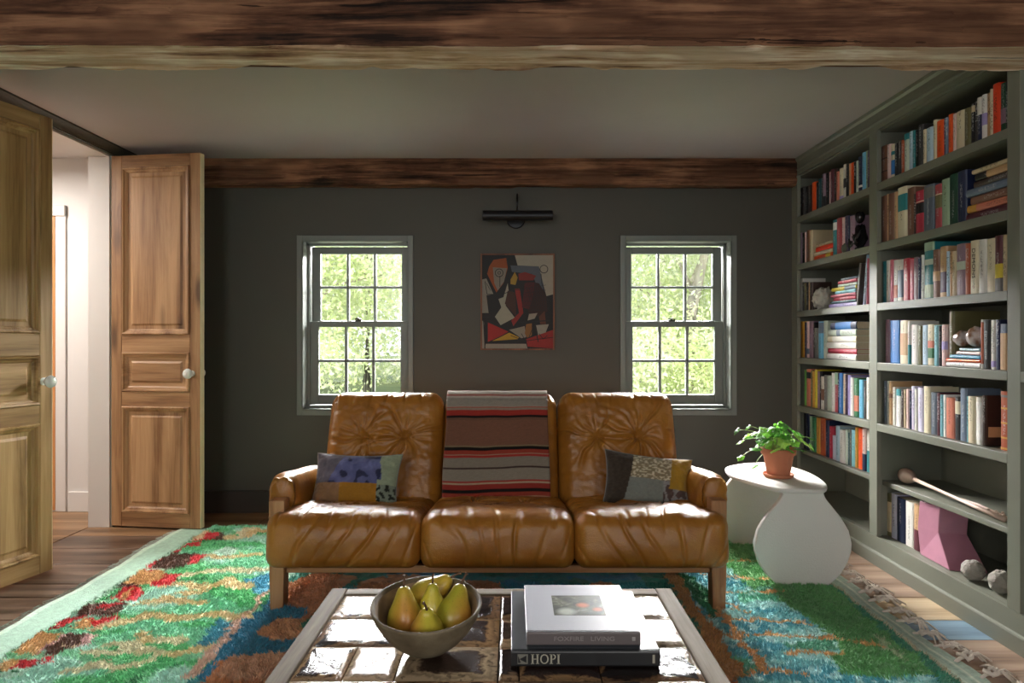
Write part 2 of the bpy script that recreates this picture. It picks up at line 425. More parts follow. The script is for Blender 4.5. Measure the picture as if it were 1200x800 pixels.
# windows added behind the camera, around the fill lamps
for k, (a, b2) in enumerate(((-1.9, -.75), (.55, 1.7))):
    root = thing('window_%d' % (k+3), ((a+b2)/2, YF, .6), None, None, kind='structure')
    f = MB(); f.box(a, a+.05, YF-.1, YF-.05, .65, 2.1); f.box(b2-.05, b2, YF-.1, YF-.05, .65, 2.1)
    f.box(a, b2, YF-.1, YF-.05, .65, .7); f.box(a, b2, YF-.1, YF-.05, 2.05, 2.1); f.build('frame', m_trim, root)
    for q in (1, 2):
        x = a+(b2-a)*q/3; f = MB(); f.box(x-.012, x+.012, YF-.09, YF-.06, .7, 2.05); f.build('muntin', m_trim, root)
    for q in (1, 2, 3):
        z = .65+1.45*q/4; f = MB(); f.box(a+.05, b2-.05, YF-.09, YF-.06, z-.012, z+.012); f.build('muntin', m_trim, root)

# ------------------------------------------------------------------ double doors of stripped pine
m_pine1 = wood('pine_olive', (.16, .085, .026), (.31, .185, .066), (.45, .29, .125), 'z', .5, 1.1, .25)
m_pine1h = wood('pine_olive_rail', (.16, .085, .026), (.31, .185, .066), (.45, .29, .125), 'x', .5, 1.1, .25)
m_pine2 = wood('pine_brown', (.16, .070, .026), (.31, .165, .072), (.45, .26, .125), 'z', .5, 1.1, .25)
m_pine2h = wood('pine_brown_rail', (.16, .070, .026), (.31, .165, .072), (.45, .26, .125), 'x', .5, 1.1, .25)
m_edge = plain('lit_edge', (.85, .74, .46), .5, var=.15)  # free edge of each leaf, the light on it put into the colour
m_knob = plain('porcelain', (.72, .76, .70), .12, .6, coat=.5)
def door_leaf(idx, hinge, free, mz, mx_, z1=2.222):
    """local frame: x along the leaf from hinge to free edge, y = thickness (front face y=0 toward the room), z up"""
    dx, dy = free[0]-hinge[0], free[1]-hinge[1]; w_ = math.hypot(dx, dy); a = math.atan2(dy, dx)
    root = thing('door_%d' % idx, (hinge[0], hinge[1], 0), None, None, kind='structure', rz=a)
    W[root.name] = Vector((0, 0, 0))
    T = .040; z0 = .012; st = .068
    ops = [(1.153, z1-.07), (.813, 1.050), (.095, .728)]
    f = MB(); f.box(0, st, 0, T, z0, z1, 0, .003); f.build('stile', mz, root)
    f = MB(); f.box(w_-st, w_-.0015, 0, T, z0, z1, 0, .003); f.build('stile', mz, root)
    f = MB(); f.box(w_-.0025, w_+.0005, .002, T-.002, z0+.003, z1-.003); f.build('edge_strip', m_edge, root)
    zz = [z0, .095, .728, .813, 1.050, 1.153, z1-.07, z1]
    for i in (0, 2, 4, 6):
        f = MB(); f.box(st, w_-st, 0.001, T-.001, zz[i], zz[i+1], 0, .002); f.build('rail', mx_, root)
    for (p0, p1) in ops:
        for s_ in (0, 1):     # moulding rings on both faces
            f = MB(); prev = None
            steps = [(0, 0), (.006, -.008), (.014, -.006), (.018, .004), (.026, .006), (.034, .013)]
            vs = []; fs = []
            for (ins, dep) in steps:
                yy = dep if s_ == 0 else T-dep
                vs += [(st+ins, yy, p0+ins), (w_-st-ins, yy, p0+ins), (w_-st-ins, yy, p1-ins), (st+ins, yy, p1-ins)]
            for j in range(len(steps)-1):
                for i in range(4):
                    a_, b_ = j*4+i, j*4+(i+1) % 4; fs.append((a_, b_, b_+4, a_+4) if s_ == 0 else (a_+4, b_+4, b_, a_))
            f.add(vs, fs); f.build('moulding', mz if p1-p0 > .4 else mx_, root)
        f = MB()              # fielded panel: bevelled border and raised middle
        i1, i2 = .034, .060
        f.box(st+i1-.004, w_-st-i1+.004, .013, T-.013, p0+i1-.004, p1-i1+.004)
        i2 = i1+.020; i3 = i2+.012
        for yy, sg in ((.013, -1), (T-.013, 1)):
            vs = [(st+i2, yy, p0+i2), (w_-st-i2, yy, p0+i2), (w_-st-i2, yy, p1-i2), (st+i2, yy, p1-i2),
                  (st+i3, yy+sg*.006, p0+i3), (w_-st-i3, yy+sg*.006, p0+i3), (w_-st-i3, yy+sg*.006, p1-i3), (st+i3, yy+sg*.006, p1-i3)]
            fs = [(0, 1, 5, 4), (1, 2, 6, 5), (2, 3, 7, 6), (3, 0, 4, 7), (4, 5, 6, 7)]
            if sg > 0: fs = [q[::-1] for q in fs]
            f.add(vs, fs)
        f.build('door_panel', mz if p1-p0 > .4 else mx_, root)
    kx = w_-.052; kz = .925
    for sgn, yy in ((-1, 0), (1, T)):
        R = Matrix.Translation((kx, yy, kz)) @ Matrix.Rotation(PI/2*(-sgn), 4, 'X')
        R = Matrix.Translation((kx, yy, kz)) @ (Matrix.Rotation(PI/2, 4, 'X') if sgn < 0 else Matrix.Rotation(-PI/2, 4, 'X'))
        f = MB(); f.lathe([(.018, 0), (.018, .004), (.008, .006), (.008, .022), (.018, .028), (.027, .036), (.030, .045), (.027, .054), (.018, .061), (.006, .064)], 24, 0, R)
        f.build('door_knob', m_knob, root, smooth=True)
    if idx == 1: f = MB(); f.box(w_-.001, w_+.002, .012, .028, kz-.11, kz+.10); f.build('lock_plate', m_metal_d, root)
    return root
door_leaf(1, (-2.363, 2.746), (-2.227, 3.31), m_pine1, m_pine1h, 2.195)
door_leaf(2, (-2.398, 4.085), (-1.828, 4.005), m_pine2, m_pine2h)

# ------------------------------------------------------------------ hewn timber beams
def beam_mat(name, cd, cm, cl, sc=1.0):
    t = NT(name, .8, .25); v = t.coord((1.1*sc, 14*sc, 14*sc), rnd=False); v1 = t.coord((1, 1, 1), rnd=False)
    n1 = t.noise(v, 1.3, 8, .62, .6); n2 = t.noise(v1, 2.2, 5, .6)
    v3 = t.coord((2.2, 55, 55), rnd=False); n3 = t.noise(v3, 1.0, 6, .7)
    f = t.math('ADD', t.math('MULTIPLY', n1, .50), t.math('MULTIPLY', n2, .28)); f = t.math('ADD', f, t.math('MULTIPLY', n3, .26))
    c = t.ramp(f, [(.42, cd), (.50, cm), (.59, cl)])
    v4 = t.coord((.8, 26, 26), rnd=False); n4 = t.noise(v4, 1.0, 5, .6, .8); ck = t.ramp(n4, [(.655, (0, 0, 0)), (.675, (1, 1, 1)), (.70, (1, 1, 1))]); c = t.mix(c, tuple(x*.25 for x in cd), t.math('MULTIPLY', ck, .85)); f = t.math('SUBTRACT', f, t.math('MULTIPLY', ck, .35))
    n5 = t.noise(t.coord((1.0, 3, 3), rnd=False), 1.9, 3); c = t.mix(c, tuple(x*.8 for x in cm), t.math('MULTIPLY', t.ramp(n5, [(.50, (0, 0, 0)), (.62, (1, 1, 1))]), .7))
    t.color(c); t.bump(f, .9, .012); return t.m
m_beam = beam_mat('beam_wood', (.014, .006, .003), (.115, .050, .026), (.30, .15, .080))
m_beam_pale = beam_mat('beam_pale_underside', (.14, .055, .028), (.66, .45, .28), (1, .90, .74), 1.2)  # underside in a paler tone than the other faces
def hewn(name, x0, x1, y0, y1, z0, z1, label, mats, amp=.006, seed=0, chamfer=.012, under=True):
    L = x1-x0; nx = int(L/.016); prof = []
    ny, nz = 16, 18
    for i in range(nz+1): prof.append((y0, z1-(z1-z0)*i/nz, 0))
    for i in range(1, ny+1): prof.append((y0+(y1-y0)*i/ny, z0, 1))
    for i in range(1, nz+1): prof.append((y1, z0+(z1-z0)*i/nz, 2))
    vs = []; n = len(prof)
    for i in range(nx+1):
        x = x0+L*i/nx
        for (y, z, sd) in prof:
            a = mnoise.noise(Vector((x*1.7, y*14+seed, z*14)))*amp
            b_ = mnoise.noise(Vector((x*7, y*40, z*40+seed)))*amp*.5
            edge = 0
            if y < y0+.03 and z < z0+.03:
                e = max(0, mnoise.noise(Vector((x*2.3, seed+5, 0))))*.030+max(0, mnoise.noise(Vector((x*13, seed+9, 0))))*.020
                k = (1-max(y-y0, z-z0)/.03); edge = e*max(0, k)
            if sd <= 1 and y > y1-.035 and z < z0+.02:
                e2 = max(0, mnoise.noise(Vector((x*2.9, seed+25, 0)))-.05)*.050+max(0, mnoise.noise(Vector((x*15, seed+19, 0))))*.016
                edge = -e2*(1-(y1-y)/.035)
            chip = .010*max(0, mnoise.noise(Vector((x*3.1, y*20, seed+2)))-.1) if sd == 1 else 0
            d = a+b_+chip
            # long drying cracks on the front face
            if sd == 0:
                for cz, ph in ((.30, 0), (.62, 4)):
                    zc = z0+(z1-z0)*(cz+.12*mnoise.noise(Vector((x*.6, ph+seed, 1))))
                    if abs(z-zc) < .009 and mnoise.noise(Vector((x*1.3, ph, seed))) > -.1: d += .008
            yy = y+(d if sd == 0 else (-d if sd == 2 else 0))+edge; zz = z+(d*.8+.006*mnoise.noise(Vector((x*1.1, 3+seed, 0))) if z <= z0+1e-6 else 0)+edge*.7
            if edge < 0: zz = z0-edge*.5+d*.8
            vs.append((x, yy, zz))
    fs = []; ms = []
    for i in range(nx):
        for j in range(n-1):
            a = i*n+j; fs.append((a, a+n, a+n+1, a+1)); ms.append(1 if (nz <= j < nz+ny) and under else 0)
    m = MB(); m.v = [Vector(v) for v in vs]; m.f = fs+[tuple(range(n))[::-1][::-1], tuple(range(nx*n, nx*n+n))[::-1]]; m.m = ms+[0, 0]
    m.f = [f[::-1] for f in m.f]
    o = m.build(name, mats, smooth=True, sharp=50); tag(o, label, 'beam'); return o
hewn('timber_beam', XL+.001, XR-.002, 2.25, 2.45, 2.092, ZC-.001, 'thick rough hewn ceiling beam with pale underside, nearest the viewer', [m_beam, m_beam_pale], .008, 0)
hewn('timber_beam', XL+.001, 1.815, YB-.10, YB-.001, 2.108, ZC-.001, 'dark hewn beam along the top of the back wall above the windows', [m_beam, m_beam], .005, 7)
# ------------------------------------------------------------------ built-in bookcase along the right wall
BX = 1.82
bc = thing('bookcase', (BX+.16, 3.4, 0), 'grey-green painted built-in bookcase with open shelves covering the right wall', 'bookcase')
SH = [1.903, 1.603, 1.306, 1.010, .707, .42, .142]       # shelf top heights
stiles = [(4.355, 4.443), (3.405, 3.478), (2.445, 2.510), (1.30, 1.37)]
for (a, b_) in stiles:
    f = MB(); f.box(BX, BX+.022, a, b_, .142, 2.17, 0, .0015); f.build('face_stile', m_case, bc)
for (a, b_) in ((3.43, 3.452), (2.467, 2.489), (1.32, 1.345), (4.42, 4.442)):
    f = MB(); f.box(BX+.022, XR-.012, a, b_, .1, 2.17); f.build('divider', m_case, bc)
f = MB(); f.box(XR-.012, XR-.001, 1.3, 4.443, 0, ZC-.002); f.build('back_panel', m_case, bc)
bays = [(3.478, 4.355, 3.452, 4.42), (2.510, 3.405, 2.489, 3.43), (1.37, 2.445, 1.345, 2.467)]
for bi, (ya, yb, da, db) in enumerate(bays):
    for si, z in enumerate(SH[:5] if bi < 2 else [SH[3]]):
        f = MB(); f.box(BX, BX+.024, ya, yb, z-.037, z, 0, .0015); f.box(BX+.024, XR-.012, da, db, z-.030, z-.0005); f.build('shelf', m_case, bc)
    if bi < 2:
        f = MB(); f.box(BX+.040, XR-.012, da, db, SH[5]-.024, SH[5], 0, .002); f.build('shelf', m_case, bc)
    f = MB(); f.box(BX+.02, XR-.012, da, db, .10, .142); f.build('bottom_board', m_case, bc)
f = MB(); f.box(BX, BX+.02, 1.3, 4.443, .0, .1415, 0, .001); f.build('bottom_rail', m_case, bc)
f = MB(); f.prism([(BX-.011, 0), (BX-.011, .060), (BX-.008, .066), (BX, .069), (BX, 0)], 1.3, 4.43, 'y'); f.build('plinth_moulding', m_case, bc)
f = MB(); f.box(BX, BX+.022, 1.3, 4.443, 2.17, ZC-.001); f.build('top_rail', m_case, bc)
f = MB(); f.prism([(BX, 2.196), (BX-.007, 2.199), (BX-.009, 2.205), (BX-.005, 2.211), (BX-.004, 2.225), (BX-.006, 2.25), (BX-.016, 2.262), (BX-.018, ZC-.001), (BX, ZC-.001)], 1.3, 4.443, 'y'); f.build('crown_moulding', m_case, bc)
f = MB(); f.box(BX+.02, XR-.012, 1.3, 4.443, 2.165, 2.18); f.build('top_board', m_case, bc)
# things in the part-seen bay at the right edge
t = thing('canvas_board', (BX+.10, 2.30, SH[3]), 'pale lavender panel standing upright at the right edge, in the third bay', 'board')
f = MB(); f.box(BX+.07, BX+.085, 2.02, 2.425, SH[3], 1.90, 0, .002); f.build('board', plain('lavender', (.60, .56, .60), .6), t)
f = MB(); f.box(BX+.064, BX+.09, 2.425, 2.432, SH[3], 1.90); f.build('board_edge', plain('lav_edge', (.25, .24, .24), .6), t)
for z0, z1, lb in ((.712, .955, 'upper of two red-brown crates at the right edge, in the third bay'), (.145, .66, 'tall lower red-brown crate at the right edge, below the smaller crate')):
    t = thing('storage_crate', (BX+.15, 2.3, z0), lb, 'crate', 'crates in the third bay')
    mm = wood('crate_wood', (.06, .02, .012), (.12, .045, .03), (.18, .08, .05), 'y', .5)
    f = MB(); f.box(BX+.045, BX+.30, 2.05, 2.435, z0+.001, z0+.02); f.build('base', mm, t)
    for (a, b_, c, d) in ((BX+.045, BX+.06, 2.05, 2.435), (BX+.285, BX+.30, 2.05, 2.435), (BX+.06, BX+.285, 2.05, 2.065), (BX+.06, BX+.285, 2.42, 2.435)):
        f = MB(); f.box(a, b_, c, d, z0+.02, z1); f.build('side', mm, t)
f = MB(); f.box(BX+.024, XR-.012, 1.345, 2.467, .672, .71); f.build('shelf', m_case, bc)

# ------------------------------------------------------------------ books
PAL = dict(black='#17171a', grey='#6f6d6a', darkgrey='#3a3838', navy='#1c2748', darkbrown='#3a2823', brown='#7a5542', rust='#a8502e',
 orange='#e8581c', redorange='#ee4520', tan='#c29d74', cream='#ddd2b4', offwhite='#dedbd2', white='#eceae6', beige='#c9b795', pink='#c9697c',
 palepink='#e2c2be', dustyred='#a8434a', crimson='#b02a42', maroon='#5a2630', plum='#4c3a52', mauve='#8f7484', lilac='#a99bd0', lavender='#cfcbe0',
 blue='#2f73b8', skyblue='#6db6da', paleblue='#b4cfe0', cyan='#8ecbd8', teal='#2b7f86', darkteal='#1f4a4e', green='#2c6b44', darkgreen='#15442f',
 sage='#97b093', palesage='#c3cfbf', olive='#6a6440', yellow='#d7c23a', mustard='#c8953a', salmon='#cc7a62', steel='#6d7c90', slate='#5a6472', ochre='#d09a44', limegreen='#5f9a48')
WORD = dict(black='black', grey='grey', darkgrey='dark grey', navy='navy blue', darkbrown='dark brown', brown='brown', rust='rust red', orange='bright orange',
 redorange='red-orange', tan='tan', cream='cream', offwhite='off-white', white='white', beige='beige', pink='pink', palepink='pale pink', dustyred='dusty red',
 crimson='crimson', maroon='maroon', plum='dark plum', mauve='mauve', lilac='lilac', lavender='lavender white', blue='blue', skyblue='sky blue', paleblue='pale blue',
 cyan='pale cyan', teal='teal', darkteal='dark teal', green='green', darkgreen='dark green', sage='sage green', palesage='pale grey-green', olive='olive', yellow='yellow',
 mustard='mustard', salmon='salmon', steel='steel grey', slate='slate grey', ochre='ochre', limegreen='lime green')
def book_mat(c, kind=0):
    nm = 'book_%s_%d' % (c, kind)
    if nm in MC: return MC[nm]
    base = hexc(PAL[c]); lum = .3*base[0]+.6*base[1]+.1*base[2]
    ink = tuple(x*.18 for x in base) if lum > .22 else tuple(min(1, x*.4+.42) for x in base)
    t = NT(nm, .42, .45); tc = t.n('TexCoord'); sp = t.n('SeparateXYZ'); t.l(tc.outputs['Object'], sp.inputs[0])
    v = t.coord((1, 230 if kind else 320, 150 if kind else 240)); n = t.noise(v, 1.0, 2, .6)
    mk = t.math('GREATER_THAN', n, .54)
    zlo, zhi = ((.035, .15), (.06, .17), (.09, .19))[kind]
    mk = t.math('MULTIPLY', mk, t.math('GREATER_THAN', sp.outputs['Z'], zlo)); mk = t.math('MULTIPLY', mk, t.math('LESS_THAN', sp.outputs['Z'], zhi))
    mk = t.math('MULTIPLY', mk, t.math('LESS_THAN', t.math('ABSOLUTE', sp.outputs['Y']), .0065))
    mk = t.math('MULTIPLY', mk, t.math('LESS_THAN', sp.outputs['X'], .004))
    mk = t.math('MULTIPLY', mk, .75)
    n2 = t.noise(t.coord((8, 8, 8)), 2, 4); b2 = t.mix(tuple(x*.86 for x in base), tuple(min(1, x*1.1) for x in base), n2)
    t.color(t.mix(b2, ink, mk)); MC[nm] = t.m; return t.m
def band_mat(c):
    return plain('print_'+c, hexc(PAL[c]), .45, .45, var=.12, scale=60)
m_page = plain('page_paper', (.62, .52, .38), .85, .1, var=.12, scale=90, bump=.2, bscale=400, bdist=.001)
BK = [0]
def book_parts(th, dp, ht, c, bands, name='book'):
    """local frame: spine at x=0 facing -x, thickness along y, height z; returns root mesh"""
    r = min(.006, th*.3); e = .0022; h = th/2
    out = [(.001, -h*.55), (.0035, -h*.88), (.008, -h), (dp, -h)]
    pts = [(dp, h), (.008, h), (.0035, h*.88), (.001, h*.55), (0, 0)]+out
    inn = [(dp, -h+e), (.009, -h+e), (.005, 0), (.009, h-e), (dp, h-e)]
    poly = pts+inn; f = MB()
    # build the C section by quads
    n = len(pts); O = pts; I = [inn[4], inn[3], inn[3], inn[3], inn[2], inn[1], inn[1], inn[1], inn[0]]
    vs = []
    for z in (0, ht): vs += [(p[0], p[1], z) for p in O]+[(p[0], p[1], z) for p in I]
    fs = []; m = 2*n
    for i in range(n-1):
        fs.append((i+1, i, m+i, m+i+1)); fs.append((n+i, n+i+1, m+n+i+1, m+n+i))
        fs.append((i, i+1, n+i+1, n+i)); fs.append((m+i+1, m+i, m+n+i, m+n+i+1))
    fs += [(0, n, m+n, m), (n-1, m+n-1, m+2*n-1, 2*n-1)]
    f.add(vs, fs); BK[0] += 1
    root = f.build(name, book_mat(c, BK[0] % 3), None, origin=(0, 0, 0))
    q = MB(); q.box(.009, dp-.004, -h+e*.95, h-e*.95, .003, ht-.003); pb = q.build('page_block', m_page, None, origin=(0, 0, 0)); pb.parent = root
    for (z0, z1, bc_) in bands:
        q = MB(); k = h*1.0+.0004
        q.prism([(-.0007, 0), (.0003, -k*.56), (.0030, -k*.9), (.0078, -k), (.0098, -k), (.0098, k), (.0078, k), (.0030, k*.9), (.0003, k*.56)], ht*z0, ht*z1, 'z')
        lb = q.build('spine_band', band_mat(bc_), None, origin=(0, 0, 0)); lb.parent = root
    return root
ORD = ['', 'first', 'second', 'third', 'fourth', 'fifth', 'sixth', 'seventh', 'eighth', 'ninth', 'tenth', 'eleventh', 'twelfth', 'thirteenth', 'fourteenth', 'fifteenth', 'sixteenth', 'seventeenth', 'eighteenth', 'nineteenth', 'twentieth', 'twenty-first', 'twenty-second', 'twenty-third', 'twenty-fourth', 'twenty-fifth', 'twenty-sixth', 'twenty-seventh', 'twenty-eighth', 'twenty-ninth', 'thirtieth']
def place_row(ox, oy, s, items, Xs, z, shelf, bay, count0=0, dpth=.15):
    """items: (x_start, y_top, colour[, bands][, lean]); colour None = gap. zoom px -> world on the spine plane"""
    k = count0; N = len(items)
    for i in range(N-1):
        it = items[i]
        if it[2] is None: continue
        xa = ox+it[0]/s; xb = ox+items[i+1][0]/s
        Ya = F*Xs/(xa-CX); Yb = F*Xs/(xb-CX); th = max(.006, Ya-Yb-.0012); yt = oy+it[1]/s
        top = H_CAM+(CY-yt)*((Ya+Yb)/2)/F; ht = max(.14, min(top-z, .262)); k += 1
        bands = it[3] if len(it) > 3 else []; dp = min(.235, max(.11, ht*random.uniform(.62, .72)))
        o = book_parts(th, dp, ht, it[2], bands)
        dxr = random.uniform(0, .006); o.location = (Xs+dxr, (Ya+Yb)/2, z+.0005)
        extra = (' with '+WORD[bands[0][2]]+' band' if bands else '')
        tag(o, '%s book%s, %s from left, %s shelf, %s bay' % (WORD[it[2]], extra, ORD[k], shelf, bay), 'book', 'books on the %s shelf of the %s bay' % (shelf, bay))
    return k
def place_stack(x0, y0, items, Xs, z, where, group, rot=0, jit=.008):
    """horizontal stack: near end Y0 -> far end Y1; items bottom-up (thickness, colour, Ynear, Yfar, bands)"""
    zz = z+.0006
    n = len(items)
    for i, it in enumerate(items):
        th, c, ya, yb = it[:4]; bands = it[4] if len(it) > 4 else []
        o = book_parts(th, .16, yb-ya, c, bands)
        o.rotation_euler = (-PI/2, 0, rot+random.uniform(-.03, .03)); o.location = (Xs+random.uniform(0, jit), ya, zz+th/2); zz += th+.0006
        pos = 'bottom' if i == 0 else ('top' if i == n-1 else ORD[i+1]+' from the bottom')
        tag(o, '%s book lying flat, %s of the stack, %s' % (WORD[c], pos, where), 'book', group)
    return zz
X1, X2 = 1.852, 1.885
far, near = 'far', 'near'
place_row(925, 160, 8, [(92,485,'black'),(118,472,'darkgrey'),(135,470,'black'),(165,460,'darkbrown'),(203,430,'orange'),(240,430,'black'),(262,400,'darkteal'),(292,360,'black'),(305,350,'mauve',[(0,.35,'black')]),(328,340,'black'),(362,335,'palepink'),(376,310,'maroon'),(405,305,'darkbrown'),(434,330,'salmon'),(458,300,'cream',[(.05,.16,'lilac')]),(492,262,'offwhite',[(.35,.6,'darkgrey')]),(522,255,'black'),(546,255,'tan'),(562,245,'orange'),(598,235,'black'),(612,228,'palesage'),(636,190,'navy',[(.16,.22,'white')]),(672,150,'skyblue'),(704,135,'sage'),(724,135,'plum'),(752,0,None)], X1, SH[0], 'top', far)
place_row(925, 230, 10, [(88,435,'grey'),(110,430,'mauve'),(135,430,'black'),(165,420,'palepink'),(185,400,'brown'),(225,400,'beige'),(258,0,None),(500,280,'teal',[(.72,.93,'white')]),(540,255,'dustyred'),(600,250,'palepink'),(632,230,'plum'),(665,225,'navy'),(690,230,'mauve'),(738,0,None)], X1, SH[1], 'second', far)
def YX(px, Xs): return F*Xs/(px-CX)
ya, yb = YX(975, X1), YX(954.3, X1)
place_stack(0, 0, [(.030,'orange',ya,yb,[(.1,.35,'yellow')]),(.022,'cream',ya,yb+.004),(.030,'redorange',ya,yb),(.018,'beige',ya+.005,yb-.01)], X1, SH[1], 'second shelf, far bay', 'books lying on the second shelf of the far bay')
place_row(925, 300, 11.43, [(95,305,'offwhite'),(165,350,'darkgrey'),(188,360,'olive'),(215,360,'black'),(245,350,'tan'),(262,350,'darkbrown'),(300,0,None)], X1, SH[2], 'third', far)
ya, yb = YX(1002.0, X1), YX(975.5, X1)
place_stack(0, 0, [(.024,'lilac',ya-.0,yb+.05),(.014,'darkteal',ya+.01,yb+.03),(.020,'crimson',ya+.01,yb+.02),(.016,'pink',ya+.005,yb+.01),(.018,'cyan',ya+.01,yb-.02),(.020,'yellow',ya+.0,yb+.02,[(.02,.45,'steel')]),(.016,'palesage',ya-.005,yb-.05),(.018,'crimson',ya-.01,yb-.05),(.012,'slate',ya-.02,yb-.09)], X1, SH[2], 'third shelf, far bay', 'books lying on the third shelf of the far bay')
for (px, c, lean, ht, th) in ((1003.8, 'darkbrown', -.16, .225, .022), (1011.5, 'paleblue', -.14, .30, .012), (1015.5, 'pink', -.03, .24, .012)):
    o = book_parts(th, .15, min(ht, .262), c, []); o.location = (X1, YX(px, X1), SH[2]+.002); o.rotation_euler = (-lean, 0, 0)
    tag(o, '%s book leaning at the right end of the third shelf, far bay' % WORD[c], 'book', 'leaning books on the third shelf')
place_row(925, 365, 12, [(138,140,'ochre'),(208,150,'navy'),(232,140,'palepink',[(.1,.25,'slate')]),(266,135,'mauve'),(326,150,'black'),(340,230,'grey'),(398,140,'skyblue',[(.68,.97,'steel')]),(462,130,'palesage'),(518,0,None)], X1, SH[3], 'fourth', far)
ya, yb = YX(1002.6, X1), YX(968.5, X1)
place_stack(0, 0, [(.034,'white',ya,yb),(.028,'crimson',ya-.003,yb),(.036,'offwhite',ya+.003,yb),(.034,'cream',ya,yb-.002,[(.1,.82,'offwhite')]),(.036,'palesage',ya+.002,yb-.02,[(.55,.68,'steel')]),(.042,'navy',ya,yb-.04,[(.2,.8,'blue')])], X1, SH[3], 'fourth shelf, far bay', 'books lying on the fourth shelf of the far bay', jit=.003)
place_row(925, 420, 10, [(165,135,'limegreen'),(188,125,'salmon',[(.75,.92,'black')]),(238,140,'olive'),(262,150,'mustard'),(285,130,'yellow'),(312,150,'mauve'),(340,150,'black'),(360,210,'offwhite',[(.28,.62,'brown')]),(398,195,'grey'),(428,200,'palesage'),(478,170,'white'),(515,165,'dustyred',[(.7,1,'sage')]),(562,170,'navy'),(575,170,'blue'),(615,180,'beige'),(645,190,'plum'),(665,195,'lilac'),(705,225,'white'),(745,230,'green',[(.15,.55,'salmon')]),(800,250,'skyblue'),(850,260,'darkgrey'),(885,222,'offwhite'),(925,0,None)], X1, SH[4], 'fifth', far)
place_row(925, 475, 9.41, [(120,82,'black'),(165,95,'navy'),(210,120,'sage'),(240,130,'green'),(285,135,'ochre'),(330,140,'rust'),(390,165,'navy'),(425,230,'crimson'),(465,350,'lavender'),(500,225,'paleblue'),(545,270,'white'),(600,270,'palesage'),(630,300,'darkteal'),(652,260,'grey'),(670,270,'cyan'),(712,240,'mustard'),(742,255,'orange'),(795,250,'palepink',[(0,.4,'navy')]),(835,260,'offwhite',[(0,.5,'teal')]),(875,0,None)], X2, SH[5], 'sixth', far)
# near bay
r1 = [(1020+a/8.89, 130+b/8.89, *r) for a, b, *r in [(98,365,'brown',[(.30,.33,'darkbrown'),(.64,.67,'darkbrown')]),(165,350,'palepink'),(205,350,'cream',[(.15,.55,'blue'),(.7,.8,'teal')]),(240,340,'black'),(275,310,'darkgrey'),(312,305,'rust'),(338,240,'palesage',[(.85,1,'teal')]),(388,215,'paleblue'),(430,205,'teal'),(455,200,'black'),(490,145,'darkgrey'),(535,195,'cream'),(572,175,'paleblue'),(640,95,'cream'),(675,100,'orange'),(750,80,'plum'),(765,70,'steel')]]
r2 = [(1095+a/7.62, 85+b/7.62, *r) for a, b, *r in [(106,375,'orange'),(148,370,'palepink'),(180,345,'cream'),(256,322,'olive'),(312,280,'black',[(.8,.95,'beige')]),(345,260,'darkgrey'),(372,225,'navy',[(.62,1,'offwhite')]),(412,200,'white',[(.35,.6,'lilac')]),(452,185,'tan'),(487,150,'cream'),(508,100,'redorange'),(572,95,'darkgreen',[(.2,.5,'mauve')]),(628,85,'black'),(652,0,None)]]
place_row(0, 0, 1, r1+r2, X1, SH[0], 'top', near)
r1 = [(1020+a/8, 190+b/8, *r) for a, b, *r in [(92,318,'brown'),(145,300,'tan'),(160,295,'brown'),(212,280,'tan'),(245,235,'cream',[(.54,.86,'teal')]),(328,240,'brown'),(395,300,'darkbrown'),(412,270,'crimson',[(.48,.72,'black'),(.74,.76,'cream')]),(488,215,'slate',[(.72,.95,'grey')]),(585,210,'dustyred',[(.48,.76,'olive'),(.77,.79,'cream')]),(648,160,'sage')]]
r2 = [(1095+a/8.88, 180+b/8.88, *r) for a, b, *r in [(135,215,'darkgreen'),(226,180,'navy'),(318,0,None)]]
place_row(0, 0, 1, r1+r2, X1, SH[1], 'second', near, dpth=.17)
ya, yb = 2.522, YX(1133, X1)
place_stack(0, 0, [(.034,'maroon',ya,yb+.02),(.030,'salmon',ya,yb-.0,[(.8,1,'mustard')]),(.034,'brown',ya,yb-.01),(.032,'steel',ya+.01,YX(1129,X1)),(.026,'darkbrown',ya,yb-.02),(.028,'black',ya,yb-.03,[(.1,.7,'tan')]),(.018,'beige',ya,yb-.02)], X1+.004, SH[1], 'second shelf, near bay', 'books lying on the second shelf of the near bay')
r1 = [(1020+a/9.41, 275+b/9.41, *r) for a, b, *r in [(118,295,'teal'),(165,285,'offwhite'),(200,275,'pink'),(235,280,'white',[(.1,.4,'salmon')]),(285,275,'offwhite',[(.1,.75,'steel')]),(345,262,'crimson'),(418,270,'pink'),(465,250,'mauve'),(515,260,'navy'),(542,225,'white'),(572,85,'teal',[(.02,.25,'sage'),(.6,.7,'palesage'),(.85,1,'sage')]),(675,165,'brown',[(.35,.55,'tan')]),(745,130,'tan',[(.1,.5,'plum')])]]
r2 = [(1095+a/8.88, 265+b/8.88, *r) for a, b, *r in [(110,262,'paleblue'),(140,260,'tan'),(172,260,'beige'),(212,185,'mauve',[(.5,.66,'palesage')]),(305,180,'rust'),(362,150,'cream'),(450,140,'offwhite'),(525,130,'cream'),(615,100,'maroon',[(.25,.5,'yellow'),(0,.24,'grey')]),(695,90,'beige'),(745,150,'white'),(772,0,None)]]
place_row(0, 0, 1, r1+r2, X1, SH[2], 'third', near, dpth=.17)
r1 = [(1020+a/10.67, 365+b/10.67, *r) for a, b, *r in [(168,100,'mauve'),(228,110,'blue'),(350,110,'cream',[(.2,.7,'tan')]),(455,120,'white',[(0,.45,'teal')]),(490,165,'white'),(570,180,'olive'),(625,170,'paleblue'),(695,160,'cream',[(.18,.42,'green'),(.43,.6,'salmon')]),(775,170,'cyan'),(830,180,'black'),(865,165,'palepink',[(.4,.6,'lilac')]),(925,0,None)]]
